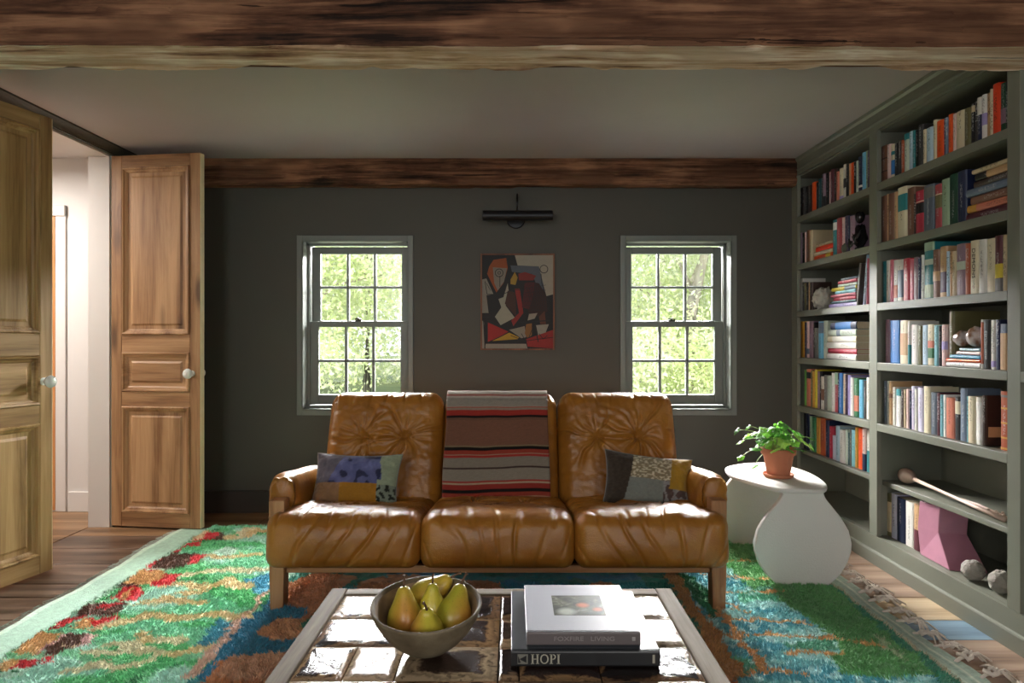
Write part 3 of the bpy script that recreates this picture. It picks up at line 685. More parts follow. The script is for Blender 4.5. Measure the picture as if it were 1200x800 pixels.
place_row(0, 0, 1, r1, X1, SH[3], 'fourth', near, dpth=.16)
r2 = [(1095+a/10, 365+b/10, *r) for a, b, *r in [(525,95,'offwhite',[(.1,.95,'rust')]),(562,98,'black'),(640,100,'offwhite',[(.05,.17,'lilac')]),(698,95,'navy'),(755,145,'steel',[(0,.8,'tan')]),(845,140,'cream'),(872,0,None)]]
place_row(0, 0, 1, r2, X1, SH[3], 'fourth', near, 11, dpth=.16)
ya, yb = YX(1147.3, X1), YX(1108, X1)
zt = place_stack(0, 0, [(.021,'white',ya,yb),(.013,'orange',ya,yb),(.016,'skyblue',ya,yb-.03),(.015,'palepink',ya,yb-.06),(.013,'paleblue',ya,yb-.09)], X1, SH[3], 'fourth shelf, near bay', 'books lying on the fourth shelf of the near bay', jit=.003)
o = book_parts(.03, .20, .235, 'olive', []); o.location = (X1+.02, YX(1106.5, X1)-.0, SH[3]+.0006)
o.location.y = YX(1107.5, X1)+.004
tag(o, 'olive-grey hardback whose cover shows behind the brown shells, near bay', 'book')
o.location.x = X1+.012; o.location.y = YX(1107.5, X1)-.018
r1 = [(1020+a/8.89, 435+b/8.89, *r) for a, b, *r in [(128,100,'slate'),(165,100,'offwhite'),(180,105,'tan',[(.62,.72,'brown')]),(215,165,'offwhite'),(250,185,'white',[(.82,1,'teal')]),(300,190,'darkbrown'),(330,190,'beige'),(355,185,'palepink'),(388,200,'navy'),(410,155,'lavender'),(450,185,'offwhite'),(485,175,'lavender'),(545,160,'cream'),(610,220,'slate'),(680,225,'maroon'),(715,245,'cyan'),(742,245,'white')]]
r2 = [(1095+a/8, 440+b/8, *r) for a, b, *r in [(98,210,'salmon'),(175,200,'black',[(.6,.9,'cream')]),(228,120,'steel'),(290,195,'cyan'),(305,195,'cream'),(370,205,'offwhite',[(.1,.9,'white')]),(428,0,None),(605,150,'rust',[(.02,.05,'mustard'),(.2,.23,'mustard'),(.45,.48,'mustard'),(.7,.73,'mustard'),(.9,.94,'grey')]),(690,0,None)]]
place_row(0, 0, 1, r1+r2, X1, SH[4], 'fifth', near, dpth=.17)
# brown-covered hardback standing face-on in the gap
o = book_parts(.022, .17, .198, 'darkbrown', []); o.location = (X1+.004, YX(1151.3, X1)-.0, SH[4]+.0006); tag(o, 'dark brown hardback showing its cover, left of the leather-bound volume, near bay', 'book')
o.location.y = YX(1148.6, X1)-.0125
q = MB(); q.box(.012, .16, -.0125, -.0108, .035, .075); b_ = q.build('cover_band', band_mat('tan'), None, origin=(0, 0, 0)); b_.parent = o
q = MB(); q.box(.09, .15, -.0127, -.0108, .085, .155); b_ = q.build('cover_print', book_mat('offwhite', 1), None, origin=(0, 0, 0)); b_.parent = o
# bottom row, near bay
place_row(1020, 540, 4.706, [(75,175,'olive',[(.1,.8,'beige')]),(108,180,'lavender'),(140,205,'navy'),(188,225,'offwhite'),(235,240,'tan',[(0,.45,'maroon')]),(268,0,None)], X2, SH[6], 'bottom', near, dpth=.17)

# DEMONS lettering on the cream spine
def text_mesh(name, txt, size, M, mat, parent, depth=.0004, sx=1.0):
    cu = bpy.data.curves.new(name, 'FONT'); cu.body = txt; cu.size = size; cu.extrude = depth; cu.align_x = 'CENTER'; cu.align_y = 'CENTER'
    tmp = bpy.data.objects.new(name, cu); COL.objects.link(tmp)
    dg = bpy.context.evaluated_depsgraph_get(); me = bpy.data.meshes.new_from_object(tmp.evaluated_get(dg))
    bpy.data.objects.remove(tmp); me.transform(M @ Matrix.Scale(sx, 4, (1, 0, 0))); me.materials.clear(); me.materials.append(mat)
    o = bpy.data.objects.new(name, me); COL.objects.link(o); o.parent = parent; return o
def find_book(colour, row, near_y):
    best = None
    for o in COL.objects:
        if o.get('category') == 'book' and row in o.get('label', '') and o['label'].startswith(colour):
            d = abs(o.location.y-near_y)
            if best is None or d < best[0]: best = (d, o)
    return best[1]
dm = find_book('cream', 'third shelf, near bay', YX(1140.7, X1))
dm['label'] = 'cream book lettered DEMONS on the third shelf of the near bay'
MT = Matrix(((0, 0, 1, 0), (0, 1, 0, 0), (-1, 0, 0, 0), (0, 0, 0, 1)))   # placeholder axes, fixed below
# text x -> -z (reads downwards), text y -> -Y (away side), normal -> -x
MT = Matrix(((0, 0, -1, -.0004), (0, -1, 0, 0), (-1, 0, 0, .125), (0, 0, 0, 1)))
text_mesh('title', 'DEMONS', .024, MT, plain('ink', (.05, .045, .04), .5), dm, sx=1.25)
MT2 = Matrix(((0, 0, -1, -.0004), (0, -1, 0, 0), (-1, 0, 0, .030), (0, 0, 0, 1)))
text_mesh('publisher_mark', 'D', .016, MT2, plain('ink_red', (.30, .08, .06), .5), dm)

# ------------------------------------------------------------------ other things on the shelves
# white rattle / maraca-like gourd with long handle on the loose shelf
g_ = thing('gourd_ladle', (1.97, 3.05, SH[5]), 'long-handled wooden gourd ladle lying across the loose lower shelf of the near bay', 'ladle')
m_gourd = plain('gourd', (.46, .33, .26), .35, .5, var=.2, scale=8); m_stick = plain('stick', (.62, .45, .36), .4, .5, var=.15, scale=12)
p0 = Vector((1.925, YX(1064, 1.925), SH[5]+.040)); p1 = Vector((1.895, YX(1176, 1.89), SH[5]+.012))
d_ = (p1-p0).normalized(); q = d_.to_track_quat('Z', 'Y').to_matrix().to_4x4()
f = MB(); f.lathe([(.001, -.060), (.018, -.056), (.031, -.040), (.037, -.018), (.036, .004), (.027, .028), (.014, .046), (.009, .058)], 24, 0, Matrix.Translation(p0) @ q); f.build('bowl', m_gourd, g_, smooth=True, sharp=0)
f = MB(); f.tube([p0+d_*.05, p0+d_*.3, p0+d_*.5, p1], [.009, .007, .008, .009], 10); f.build('handle', m_stick, g_, smooth=True, sharp=0)
f = MB(); f.tube([p0+d_*.35+Vector((.01, 0, -.004)), p0.lerp(p1, .7)+Vector((.03, 0, .0)), p1+Vector((.04, .02, -.004))], [.004, .006, .006], 8); f.build('twig', m_stick, g_, smooth=True, sharp=0)
for k in range(6):
    f = MB(); a = p1+Vector((.028+random.uniform(-.01, .012), .03+k*.018, .008+random.uniform(-.004, .012))); f.lathe([(.001, -.006), (.006, -.003), (.006, .003), (.001, .006)], 8, 0, Matrix.Translation(a)); f.build('bead', m_gourd, g_, smooth=True)
# pink angular vase
m_pinkv = plain('pink_glaze', (.42, .18, .25), .45, .5, var=.18, scale=12, bump=.15, bscale=25)
vy0, vy1 = YX(1121.5, X2), YX(1077, X2)      # near/far along Y
pv = thing('angular_vase', (1.93, (vy0+vy1)/2, SH[6]), 'pink glazed angular ceramic vase standing beside the books on the bottom shelf', 'vase')
Yf = YX(1077, 1.88); Yn_top = YX(1101, 1.88); z = SH[6]+.001
# outline in Y,z : leg-shaped block, faceted, thick in X
pf = [(2.915, z), (3.115, z), (3.15, z+.02), (3.13, z+.245), (2.975, z+.25), (2.975, z+.13)]
A = [(1.868, 3.125, z), (1.862, 2.905, z), (2.00, 2.865, z), (2.02, 3.125, z)]
B = [(1.868, 3.145, z+.12), (1.880, 3.010, z+.13), (1.99, 2.985, z+.13), (2.02, 3.14, z+.12)]
C_ = [(1.872, 3.135, z+.243), (1.885, 3.005, z+.248), (1.995, 2.975, z+.25), (2.01, 3.13, z+.245)]
f = MB(); vs = A+B+C_
C2 = [Vector(c).lerp(Vector((1.94, 3.055, z+.245)), .12) for c in C_]; C3 = [c-Vector((0, 0, .05)) for c in C2]
vs = vs+C2+C3
fs = [(3, 2, 1, 0)]
for r_ in range(4):
    for i in range(4): fs.append((r_*4+i, r_*4+(i+1) % 4, r_*4+4+(i+1) % 4, r_*4+4+i))
fs.append((16, 17, 18, 19)); f.add(vs, fs)
o = f.build('vase_body', m_pinkv, pv)
bv = o.modifiers.new('bevel', 'BEVEL'); bv.width = .004; bv.segments = 2
# stone balls
def lump(name, c, r, sq, mat, seed, label, cat, amp=.12, fr=2.5, group=None, parent=None, n=20):
    f = MB(); vs = []; fs = []
    for j in range(n+1):
        th = PI*j/n
        for i in range(2*n):
            ph = PI*i/n; d = Vector((math.sin(th)*math.cos(ph), math.sin(th)*math.sin(ph), math.cos(th)))
            k = 1+amp*mnoise.noise(d*fr+Vector((seed, 0, 0)))+amp*.5*mnoise.noise(d*fr*3+Vector((seed, 3, 0)))
            vs.append((c[0]+d.x*r*sq[0]*k, c[1]+d.y*r*sq[1]*k, c[2]+d.z*r*sq[2]*k))
    for j in range(n):
        for i in range(2*n): fs.append((j*2*n+i, (j+1)*2*n+i, (j+1)*2*n+(i+1) % (2*n), j*2*n+(i+1) % (2*n)))
    f.add(vs, fs); o = f.build(name, mat, parent, smooth=True, sharp=0)
    if label: tag(o, label, cat, group)
    return o
m_stone = plain('pitted_stone', (.30, .27, .24), .9, .2, var=.35, scale=40, bump=1.0, bscale=60, bdist=.01)
lump('stone_ball', (1.885, YX(1140.5, 1.885), SH[6]+.041), .042, (1, 1.05, .97), m_stone, 1, 'round pitted stone ball on the bottom shelf, next to the pink vase', 'stone', .10, 3, 'stone balls on the bottom shelf')
lump('stone_ball', (1.90, YX(1174, 1.90), SH[6]+.044), .045, (1, 1, .98), m_stone, 5, 'round pitted stone ball on the bottom shelf, cut off by the right stile', 'stone', .12, 3, 'stone balls on the bottom shelf')
# coral lump
m_coral = plain('coral', (.50, .49, .43), .8, .2, var=.3, scale=30, bump=.8, bscale=40, bdist=.01)
cy = YX(960.5, 1.86)
co = lump('coral', (1.885, cy, SH[2]+.066), .068, (.8, 1.1, .95), m_coral, 3, 'pale carved stone lump like folded coral beside the thin flat books, far bay', 'stone carving', .35, 4.0)
# dark figurine
m_dark = plain('dark_bronze', (.025, .024, .024), .25, .6, .3, var=.3, scale=20)
fy = YX(1007.5, X1+.04); fg = thing('dark_figurine', (1.90, fy, SH[1]), 'glossy black seated figurine at the right end of the second shelf, far bay', 'figurine')
z = SH[1]
f = MB(); f.box(1.865, 1.935, fy-.05, fy+.07, z+.001, z+.022, 0, .005); f.build('base', m_dark, fg)
lump('torso', (1.895, fy+.01, z+.085), .052, (.7, .8, 1.3), m_dark, 2, None, None, .25, 2, parent=fg, n=14)
lump('head', (1.89, fy-.005, z+.185), .028, (.9, .9, 1.15), m_dark, 4, None, None, .15, 3, parent=fg, n=12)
lump('knees', (1.875, fy+.035, z+.045), .032, (.8, 1.2, .9), m_dark, 6, None, None, .2, 3, parent=fg, n=12)
f = MB(); f.tube([(1.88, fy+.045, z+.125), (1.868, fy+.065, z+.10), (1.862, fy+.05, z+.06)], [.012, .010, .009], 8); f.tube([(1.88, fy-.03, z+.125), (1.868, fy-.045, z+.09), (1.866, fy-.02, z+.055)], [.012, .010, .009], 8); f.build('arms', m_dark, fg, smooth=True, sharp=0)
o = lump('pebble', (1.868, fy+.100, SH[1]+.031), .032, (.8, .8, .95), plain('green_stone', (.12, .13, .09), .6, .4, var=.3, scale=40), 9, 'small dull green stone pot in front of the black figurine', 'stone', .1, 3)
# brown-white shells on top of the flat books
m_shell = NT('glossy_shell', .15, .6); v = m_shell.coord(rnd=False); m_shell.color(m_shell.ramp(m_shell.noise(v, 14, 3), [(.42, (.50, .45, .43)), (.55, (.20, .10, .06))])); m_shell = m_shell.m
sy = YX(1130.5, 1.87)
lump('sea_shell', (1.885, sy+.035, zt+.038), .036, (.85, 1.15, .95), m_shell, 1, 'left of two glossy rounded shells on the flat books, near bay', 'shell', .12, 2, 'shells on the flat books')
lump('sea_shell', (1.885, sy-.055, zt+.045), .043, (.85, 1.05, .98), m_shell, 4, 'right and larger of two glossy rounded shells on the flat books, near bay', 'shell', .12, 2, 'shells on the flat books')
# ------------------------------------------------------------------ cushions
def rbox(nx, ny, nz, hx, hy, hz, r):
    idx = {}; vs = []; fs = []
    def tt(i, n):                      # denser near the rim
        u = 2*i/n-1; return u
    def vid(i, j, k):
        key = (i, j, k)
        if key not in idx:
            p = Vector((tt(i, nx)*hx, tt(j, ny)*hy, tt(k, nz)*hz))
            q = Vector((max(-hx+r, min(hx-r, p.x)), max(-hy+r, min(hy-r, p.y)), max(-hz+r, min(hz-r, p.z))))
            d = p-q; d = d.normalized()*r if d.length > 1e-9 else d
            idx[key] = len(vs); vs.append(q+d)
        return idx[key]
    def face(a, b, c, d): fs.append((vid(*a), vid(*b), vid(*c), vid(*d)))
    for i in range(nx):
        for j in range(ny):
            face((i, j, nz), (i+1, j, nz), (i+1, j+1, nz), (i, j+1, nz)); face((i, j+1, 0), (i+1, j+1, 0), (i+1, j, 0), (i, j, 0))
    for i in range(nx):
        for k in range(nz):
            face((i, 0, k), (i+1, 0, k), (i+1, 0, k+1), (i, 0, k+1)); face((i, ny, k+1), (i+1, ny, k+1), (i+1, ny, k), (i, ny, k))
    for j in range(ny):
        for k in range(nz):
            face((0, j, k+1), (0, j+1, k+1), (0, j+1, k), (0, j, k)); face((nx, j, k), (nx, j+1, k), (nx, j+1, k+1), (nx, j, k+1))
    return vs, fs
def sst(a, b, x):
    t = max(0, min(1, (x-a)/(b-a))); return t*t*(3-2*t)
def leather_cushion(hx, hy, hz, r, puff, buttons, seed, M, name, mat, parent, edge_fold=.009, nd=(118, 108, 30), radial=9, front_gather=True, tuft=.030):
    vs, fs = rbox(*nd, hx, hy, hz, r); out = []
    rnd = random.Random(seed)
    phs = [rnd.uniform(0, 6.28) for _ in buttons]
    rl = [[rnd.uniform(.35, 1.5) for _ in range(radial*2)] for _ in buttons]
    for p in vs:
        x, y, z = p; u, v = x/hx, y/hy
        wz = sst(-.1, .75, z/hz); dz = 0; dy = 0; dx = 0
        dz += puff*(1-abs(u)**3)*(1-abs(v)**3)*wz
        for bi, (bx, by) in enumerate(buttons):
            ddx, ddy = x-bx, y-by; d = math.hypot(ddx, ddy); th = math.atan2(ddy, ddx)
            dz -= wz*(tuft*math.exp(-(d/.028)**2)+tuft*.75*math.exp(-d/.075))
            a = (th+phs[bi]+.35*mnoise.noise(Vector((x*9, y*9, seed)))) % (2*PI); sec = a/(2*PI)*radial; k = int(sec) % radial; fr_ = abs(sec-int(sec)-.5)
            L = .13*rl[bi][k]; wd = .055+.035*rl[bi][k+radial-1]
            am = math.exp(-(d/L)**2)*sst(.004, .03, d)
            dz -= wz*.026*am*math.exp(-(fr_/wd)**2); dz += wz*.010*am*math.exp(-((fr_-.26)/.13)**2)
        if len(buttons) == 2:           # crease joining the two buttons
            (ax, ay), (bx, by) = buttons
            if min(ax, bx) < x < max(ax, bx):
                s_ = (x-ax)/(bx-ax); yy = ay-.016*math.sin(PI*s_)
                dz -= wz*.013*math.exp(-((y-yy)/.010)**2)
        # gathers along the front edge and on the front face
        fx = x*34+2.3*mnoise.noise(Vector((x*5, seed, y*3)))+1.2*math.sin(seed+x*7)
        g = math.exp(-((math.sin(fx))/.24)**2)*(.55+.9*max(0, mnoise.noise(Vector((x*6, seed+4, 0)))+.35))
        ef = sst(.50, .92, -v)*wz
        dz -= edge_fold*g*ef
        if front_gather:
            ff = sst(.75, 1, -v)*(1-sst(.85, 1.05, abs(z/hz)))
            sk = x+ z*.35*math.sin(x*5+seed)
            g2 = math.exp(-((math.sin(sk*33+3.4*mnoise.noise(Vector((sk*4.5, seed+8, z*3)))))/.25)**2)
            dy += ff*(.0105*g2*(.4+max(0, .3+mnoise.noise(Vector((sk*6, seed+2, 0)))))); dy -= ff*.022*(1-abs(u)**4)*(1-(z/hz)**2)
            dy -= ff*.006*mnoise.noise(Vector((x*8, z*12, seed)))
        sd = sst(.85, 1, abs(u)); g3 = math.exp(-((math.sin(y*30+2*mnoise.noise(Vector((y*6, seed, 2)))))/.35)**2)
        dz -= edge_fold*.8*g3*sst(.70, .97, abs(u))*wz
        eb = sst(.6, .95, v)*wz; dz -= edge_fold*.8*g*eb
        dz += .004*mnoise.noise(Vector((x*14, y*14, seed)))*wz+.0025*mnoise.noise(Vector((x*40, y*40, seed)))*wz
        dx -= math.copysign(.010, u)*sst(.8, 1, abs(u))*(v*v)*.6
        out.append((x+dx, y+dy, z+dz))
    f = MB(); f.add(out, fs, 0, M)
    return f.build(name, mat, parent, smooth=True, sharp=0)
# tan leather
t = NT('tan_leather', .36, .5); v = t.coord(rnd=False)
n = t.noise(v, 5, 6, .6); c = t.ramp(n, [(.28, hexc('#784a18')), (.5, hexc('#9e6622')), (.72, hexc('#b67e34'))])
n2 = t.noise(v, 2.2, 3); c = t.mix(c, hexc('#86581f'), t.math('MULTIPLY', n2, .5)); t.color(c)
t.rough(t.math('ADD', t.math('MULTIPLY', n, .22), .20)); vo = t.n('TexVoronoi'); t.l(v, vo.inputs['Vector']); vo.inputs['Scale'].default_value = 260
hh = t.math('ADD', t.math('MULTIPLY', vo.outputs['Distance'], .25), t.noise(v, 30, 5, .6)); cr = t.n('TexVoronoi', feature='DISTANCE_TO_EDGE'); t.l(t.coord((7, 7, 11), rnd=False), cr.inputs['Vector']); cr.inputs['Scale'].default_value = 1.6
wn_ = t.noise(t.coord((5, 16, 9), rnd=False), 2.4, 6, .68, 1.6)
hh = t.math('ADD', hh, t.math('MULTIPLY', wn_, 1.2)); t.bump(hh, .28, .008); m_leather = t.m
m_oak = wood('sofa_wood', (.20, .085, .035), (.38, .18, .075), (.50, .27, .13), 'z', .4, .9, .15, False)
m_oakx = wood('sofa_wood_rail', (.20, .085, .035), (.38, .18, .075), (.50, .27, .13), 'x', .4, .9, .15, False)

SX = -.058
sofa = thing('sofa', (SX, 3.15, 0), 'three-seat tan buttoned leather sofa with wooden posts, in front of the back wall', 'sofa')
# seat cushions
tilt = math.radians(-6.5)
for i, dx in enumerate((-.617, 0, .617)):
    M = Matrix.Translation((SX+dx, 3.015, .288)) @ Matrix.Rotation(tilt, 4, 'X')
    leather_cushion(.313, .325, .106, .050, .022, [(-.12, .04), (.12, .04)], 11+i*5, M, 'seat_cushion', m_leather, sofa)
# back cushions: local y = up along the back, local z = out of the front
bt = math.radians(90-20)
def back_M(x, y0=3.325, z0=.245): 
    # rotate so local y -> up/back, local z -> toward camera
    return Matrix.Translation((x, y0, z0)) @ Matrix.Rotation(bt, 4, 'X') @ Matrix.Translation((0, .315, 0))
for i, (dx, hx) in enumerate(((-.577, .292), (.0, .288), (.585, .296))):
    leather_cushion(hx, .322, .085, .075, .022, [(-.103, .085), (.103, .085)] if i != 1 else [], 31+i*7, back_M(SX+dx), 'back_cushion', m_leather, sofa, nd=(108, 112, 22), front_gather=False, tuft=.026, radial=10)
# arm rests : leather roll over a wooden board
def arm(sg):
    x = SX+sg*.918; f = MB(); vs = []; fs = []; n = 40; m = 30
    for i in range(n+1):
        s = i/n; y = 2.893+(3.42-2.893)*s; zc = .468-.058*s
        en = 1-.16*math.exp(-(s/.05)**2)-.25*math.exp(-((1-s)/.06)**2)
        for j in range(m):
            a = 2*PI*j/m; rx, rz = .064*en, .090*en
            ca, sa = math.cos(a), math.sin(a); px = math.copysign(abs(ca)**.75, ca)*rx; pz = math.copysign(abs(sa)**.8, sa)*rz
            k = 1+.05*mnoise.noise(Vector((y*9, a*1.3, sg*3)))
            wr = math.exp(-((math.sin(a*5+4*mnoise.noise(Vector((y*14, a, sg)))))/.35)**2)*math.exp(-s/.10)*.007
            vs.append((x+px*(k)-wr*ca, y+.004*mnoise.noise(Vector((a*3, y*8, 1))), zc+pz*k-wr*sa))
    for i in range(n):
        for j in range(m): fs.append((i*m+j, i*m+(j+1) % m, (i+1)*m+(j+1) % m, (i+1)*m+j))
    # rounded closed ends
    b = len(vs)
    for k, (i, yo) in enumerate(((0, -.022), (n, .02))):
        c = Vector((0, 0, 0))
        for j in range(m): c += Vector(vs[i*m+j])
        c /= m; st = len(vs)
        for j in range(m):
            p = Vector(vs[i*m+j]); q = c.lerp(p, .72); q.y += yo*.75; vs.append(tuple(q))
        cc = c.copy(); cc.y += yo*.7; vs.append(tuple(cc)); ce = len(vs)-1
        for j in range(m):
            a_, b_ = i*m+j, i*m+(j+1) % m; c_, d_ = st+j, st+(j+1) % m
            fs.append((a_, c_, d_, b_) if k else (b_, d_, c_, a_)); fs.append((c_, ce, d_) if k else (d_, ce, c_))
    f.add(vs, fs); f.build('armrest', m_leather, sofa, smooth=True, sharp=0)
    xo = SX+sg*.908
    f = MB()                # front post, tapered foot, rises to a squared top by the arm
    w0, w1 = .030, .026
    vs = []; 
    for (z, a) in ((0, w1), (.17, w0), (.461, w0+.002), (.465, w0-.002)):
        vs += [(xo-a, 2.80-a*.0, z), (xo+a, 2.80, z), (xo+a, 2.865, z), (xo-a, 2.865, z)]
    fs = [(3, 2, 1, 0)]+[(r*4+i, r*4+(i+1) % 4, r*4+4+(i+1) % 4, r*4+4+i) for r in range(3) for i in range(4)]+[(12, 13, 14, 15)]
    f.add(vs, fs); o = f.build('front_leg', m_oak, sofa); bv = o.modifiers.new('bevel', 'BEVEL'); bv.width = .004; bv.segments = 2
    f = MB(); f.prism([(3.44, 0), (3.50, 0), (3.55, .42), (3.49, .42)], xo-.024, xo+.024, 'x'); o = f.build('rear_leg', m_oak, sofa)
    f = MB(); f.box(xo-.022, xo+.022, 2.865, 3.50, .30, .36, 0, .006); f.build('side_rail', m_oakx, sofa)
    f = MB(); f.box(xo-.020, xo+.020, 2.865, 3.50, .15, .195, 0, .006); f.build('lower_side_rail', m_oakx, sofa)
for sg in (-1, 1): arm(sg)
f = MB(); f.box(SX-.88, SX+.88, 2.83, 2.862, .158, .190, 0, .004); f.build('front_rail', m_oakx, sofa)
f = MB(); f.box(SX-.88, SX+.88, 3.44, 3.475, .15, .22, 0, .004); f.build('rear_rail', m_oakx, sofa)
for zz, yy in ((.42, 3.505), (.60, 3.565)):
    f = MB(); f.box(SX-.88, SX+.88, yy, yy+.025, zz, zz+.06, 0, .004); f.build('back_slat', m_oakx, sofa)
f = MB(); f.box(SX-.86, SX+.86, 2.862, 3.44, .160, .172); f.build('seat_deck', plain('deck', (.05, .035, .02), .9), sofa)

# ------------------------------------------------------------------ striped woven throw over the middle back
def throw():
    stops = [(0, 'b0a79a'), (.045, '9a3a34'), (.06, 'b3aca0'), (.075, '8d857a'), (.165, '9c8f80'), (.172, 'a23a32'), (.182, '8c7c6c'), (.197, '973028'), (.245, '1c1614'), (.262, '6a4a3a'), (.28, '74503f'), (.485, '7a6a50'), (.497, '17120f'), (.520, '8e382a'), (.555, '96806a'), (.563, '9a2f2a'), (.578, '80776a'), (.655, '3c2a26'), (.668, '857c6e'), (.755, '982f2a'), (.768, 'a8957a'), (.778, '8a3028'), (.822, '1a1412'), (.842, '8e3a2c'), (.875, 'a89070'), (.885, '8a3028'), (.925, '2a1a18'), (.94, '8e4030'), (1.02, '6a5a4a')]  # upper pale grey stripe is a highlight put into the weave colour
    cols = [(a, hexc(h)) for a, h in stops]
    def col(s):
        c = cols[0][1]
        for a, cc in cols:
            if s >= a: c = cc
        return c
    M = back_M(SX-.017); hw = .252
    path = []                          # (y,z) in the cushion frame, from the hem up over the top and behind
    def zf(y): return .085+.022*(1-abs(y/.322)**3)+.007
    for i in range(141): y = -.292+ (.26+.292)*i/140; path.append((y, zf(y)))
    r = .080
    for i in range(1, 25):
        a = PI/2*i/12; path.append((.248+r*math.sin(a)*.99, .010+ (r+.004)*math.cos(a)*1.02))
    for i in range(1, 12): path.append((.25-.02*i, -.094))
    # front arc length fraction: hem=1, top=0
    nf = 141+6; L = [0]
    for i in range(1, len(path)): L.append(L[-1]+math.dist(path[i], path[i-1]))
    Lf = L[nf]; nx = 56; vs = []; cs = []; fs = []
    for i, (y, z) in enumerate(path):
        s = 1-L[i]/Lf; c = col(abs(s) if s >= 0 else (-s*1.3) % 1)
        wide = 1+.025*max(0, s)
        for j in range(nx+1):
            u = 2*j/nx-1; x = u*hw*wide
            wv = .004*mnoise.noise(Vector((x*5, y*6, 3)))+.003*math.sin(x*18+y*5)*max(0, s)
            edge = .010*mnoise.noise(Vector((y*4, u > 0 and 2 or 5, 0))) if abs(u) > .9 else 0
            yo = .006*math.sin(u*2.5)*max(0, s)+.004*mnoise.noise(Vector((x*9, s*4, 7)))
            vs.append((x+edge, y+yo, z+wv*.8+.002)); 
            k = 1+.16*mnoise.noise(Vector((x*70, s*260, 2)))
            cs.append((c[0]*k, c[1]*k, c[2]*k, 1))
    for i in range(len(path)-1):
        for j in range(nx): a = i*(nx+1)+j; fs.append((a, a+1, a+nx+2, a+nx+1))
    f = MB(); f.add(vs, fs, 0, M)
    o = f.build('woven_throw', vcol('woven_wool', .9, .15, .5, 420, .10, 300, .15, .002), None, smooth=True, sharp=0, colors=cs)
    sd = o.modifiers.new('thick', 'SOLIDIFY'); sd.thickness = .005; sd.offset = 1
    tag(o, 'striped red, brown and grey woven throw hanging over the middle back of the sofa', 'throw')
throw()

# ------------------------------------------------------------------ two patchwork pillows
def pillow(name, label, w2, h2, tk, M, colf, seed):
    n, m = 84, 60; vs = []; cs = []; fs = []
    for side in (1, -1):
        for i in range(n+1):
            for j in range(m+1):
                u, v = 2*i/n-1, 2*j/m-1
                px = u*w2*(1-.075*(1-v*v)*abs(u)**2); py = v*h2*(1-.10*(1-u*u)*abs(v)**2)
                th = tk*((1-abs(u)**2.6)*(1-abs(v)**2.6))**.5
                th *= 1+.10*mnoise.noise(Vector((u*2, v*2, seed+side)))
                cr = .006*mnoise.noise(Vector((u*6, v*5, seed)))+.003*mnoise.noise(Vector((u*15, v*12, seed)))
                vs.append((px, py, side*(th+cr*sst(0, .3, th/tk)))); cs.append((*colf(u, v, px, py), 1) if side > 0 else (*colf(.9, .5, w2, 0), 1))
    o2 = (n+1)*(m+1)
    for i in range(n):
        for j in range(m):
            a = i*(m+1)+j; fs.append((a, a+m+1, a+m+2, a+1)); fs.append((o2+a, o2+a+1, o2+a+m+2, o2+a+m+1))
    f = MB(); f.add(vs, fs, 0, M); o = f.build(name, vcol('patch_fabric', .8, .2, .35, 300, .08, 120, .3, .002), None, smooth=True, sharp=0, colors=cs)
    tag(o, label, 'cushion', 'patchwork cushions on the sofa')
    # seam piping round the edge
    pts = []
    K = [(-1, -1, 1, -1), (1, -1, 1, 1), (1, 1, -1, 1), (-1, 1, -1, -1)]
    for (a, b, c, d) in K:
        for q in range(16):
            s = q/16; u, v = a+(c-a)*s, b+(d-b)*s; pts.append((u*w2*(1-.075*(1-v*v)*abs(u)**2), v*h2*(1-.10*(1-u*u)*abs(v)**2), 0))
    f = MB(); f.tube([M @ Vector(p) for p in pts], .0028, 6, closed=True); f.build('seam', plain('seam_thread', (.18, .17, .15), .8), o, smooth=True, sharp=0)
    return o
def c_left(u, v, x, y):
    n1 = mnoise.noise(Vector((x*22, y*22, 1))); n2 = mnoise.noise(Vector((x*60, y*60, 4)))
    if u > .55-.22*max(0, v)*0 and not (v > .0 and (u-.25)**2/.16+(v-.05)**2/.95 < 1):
        if v > -.15: c = hexc('#8e9a80'); k = 1+.1*n2
        else: c = hexc('#7a8474') if n2 > -.12 else hexc('#23261f'); k = 1+.2*n1
    elif v > -.12:
        c = hexc('#585d88'); k = 1+.45*n1
        if n1 < -.22: c = hexc('#2e3152')
        if u < -.55+.3*v: c = hexc('#5a5560')
    elif u < -.28: c = hexc('#8a6848'); k = 1+.15*n1
    else: c = hexc('#a07020'); k = 1+.15*n1
    return tuple(a*k for a in c)
def c_right(u, v, x, y):
    n1 = mnoise.noise(Vector((x*30, y*30, 1))); n2 = mnoise.noise(Vector((x*70, y*150, 4)))
    if u < -.48+.12*v: c = hexc('#3a3026'); k = 1+.4*n2
    elif u > .42+.08*v and v > -.25: c = hexc('#a8822a'); k = 1+.08*n1
    elif v > .0: c = hexc('#8a7d62') if n2 < .1 else hexc('#c4baa0'); k = 1+.3*n2
    elif u > .28:
        c = hexc('#54423e') if n1 > 0 else hexc('#8a8684'); k = 1+.3*n2
        if v < -.75: c = hexc('#201a18')
    else: c = hexc('#7c8078'); k = 1+.12*n2
    return tuple(a*k for a in c)
def pil_M(x, y, z, lean, roll, yaw):
    return Matrix.Translation((x, y, z)) @ Matrix.Rotation(yaw, 4, 'Z') @ Matrix.Rotation(math.radians(90)-lean, 4, 'X') @ Matrix.Rotation(roll, 4, 'Z')
pillow('patchwork_cushion', 'small patchwork cushion with dark blue, ochre and green patches, at the left of the sofa', .205, .132, .060, pil_M(-.715, 3.135, .472, .42, math.radians(0), math.radians(-6)), c_left, 1)
pillow('patchwork_cushion', 'small patchwork cushion with brown, grey and mustard patches, at the right of the sofa', .208, .130, .060, pil_M(.628, 3.15, .468, .42, math.radians(-8), math.radians(5)), c_right, 6)

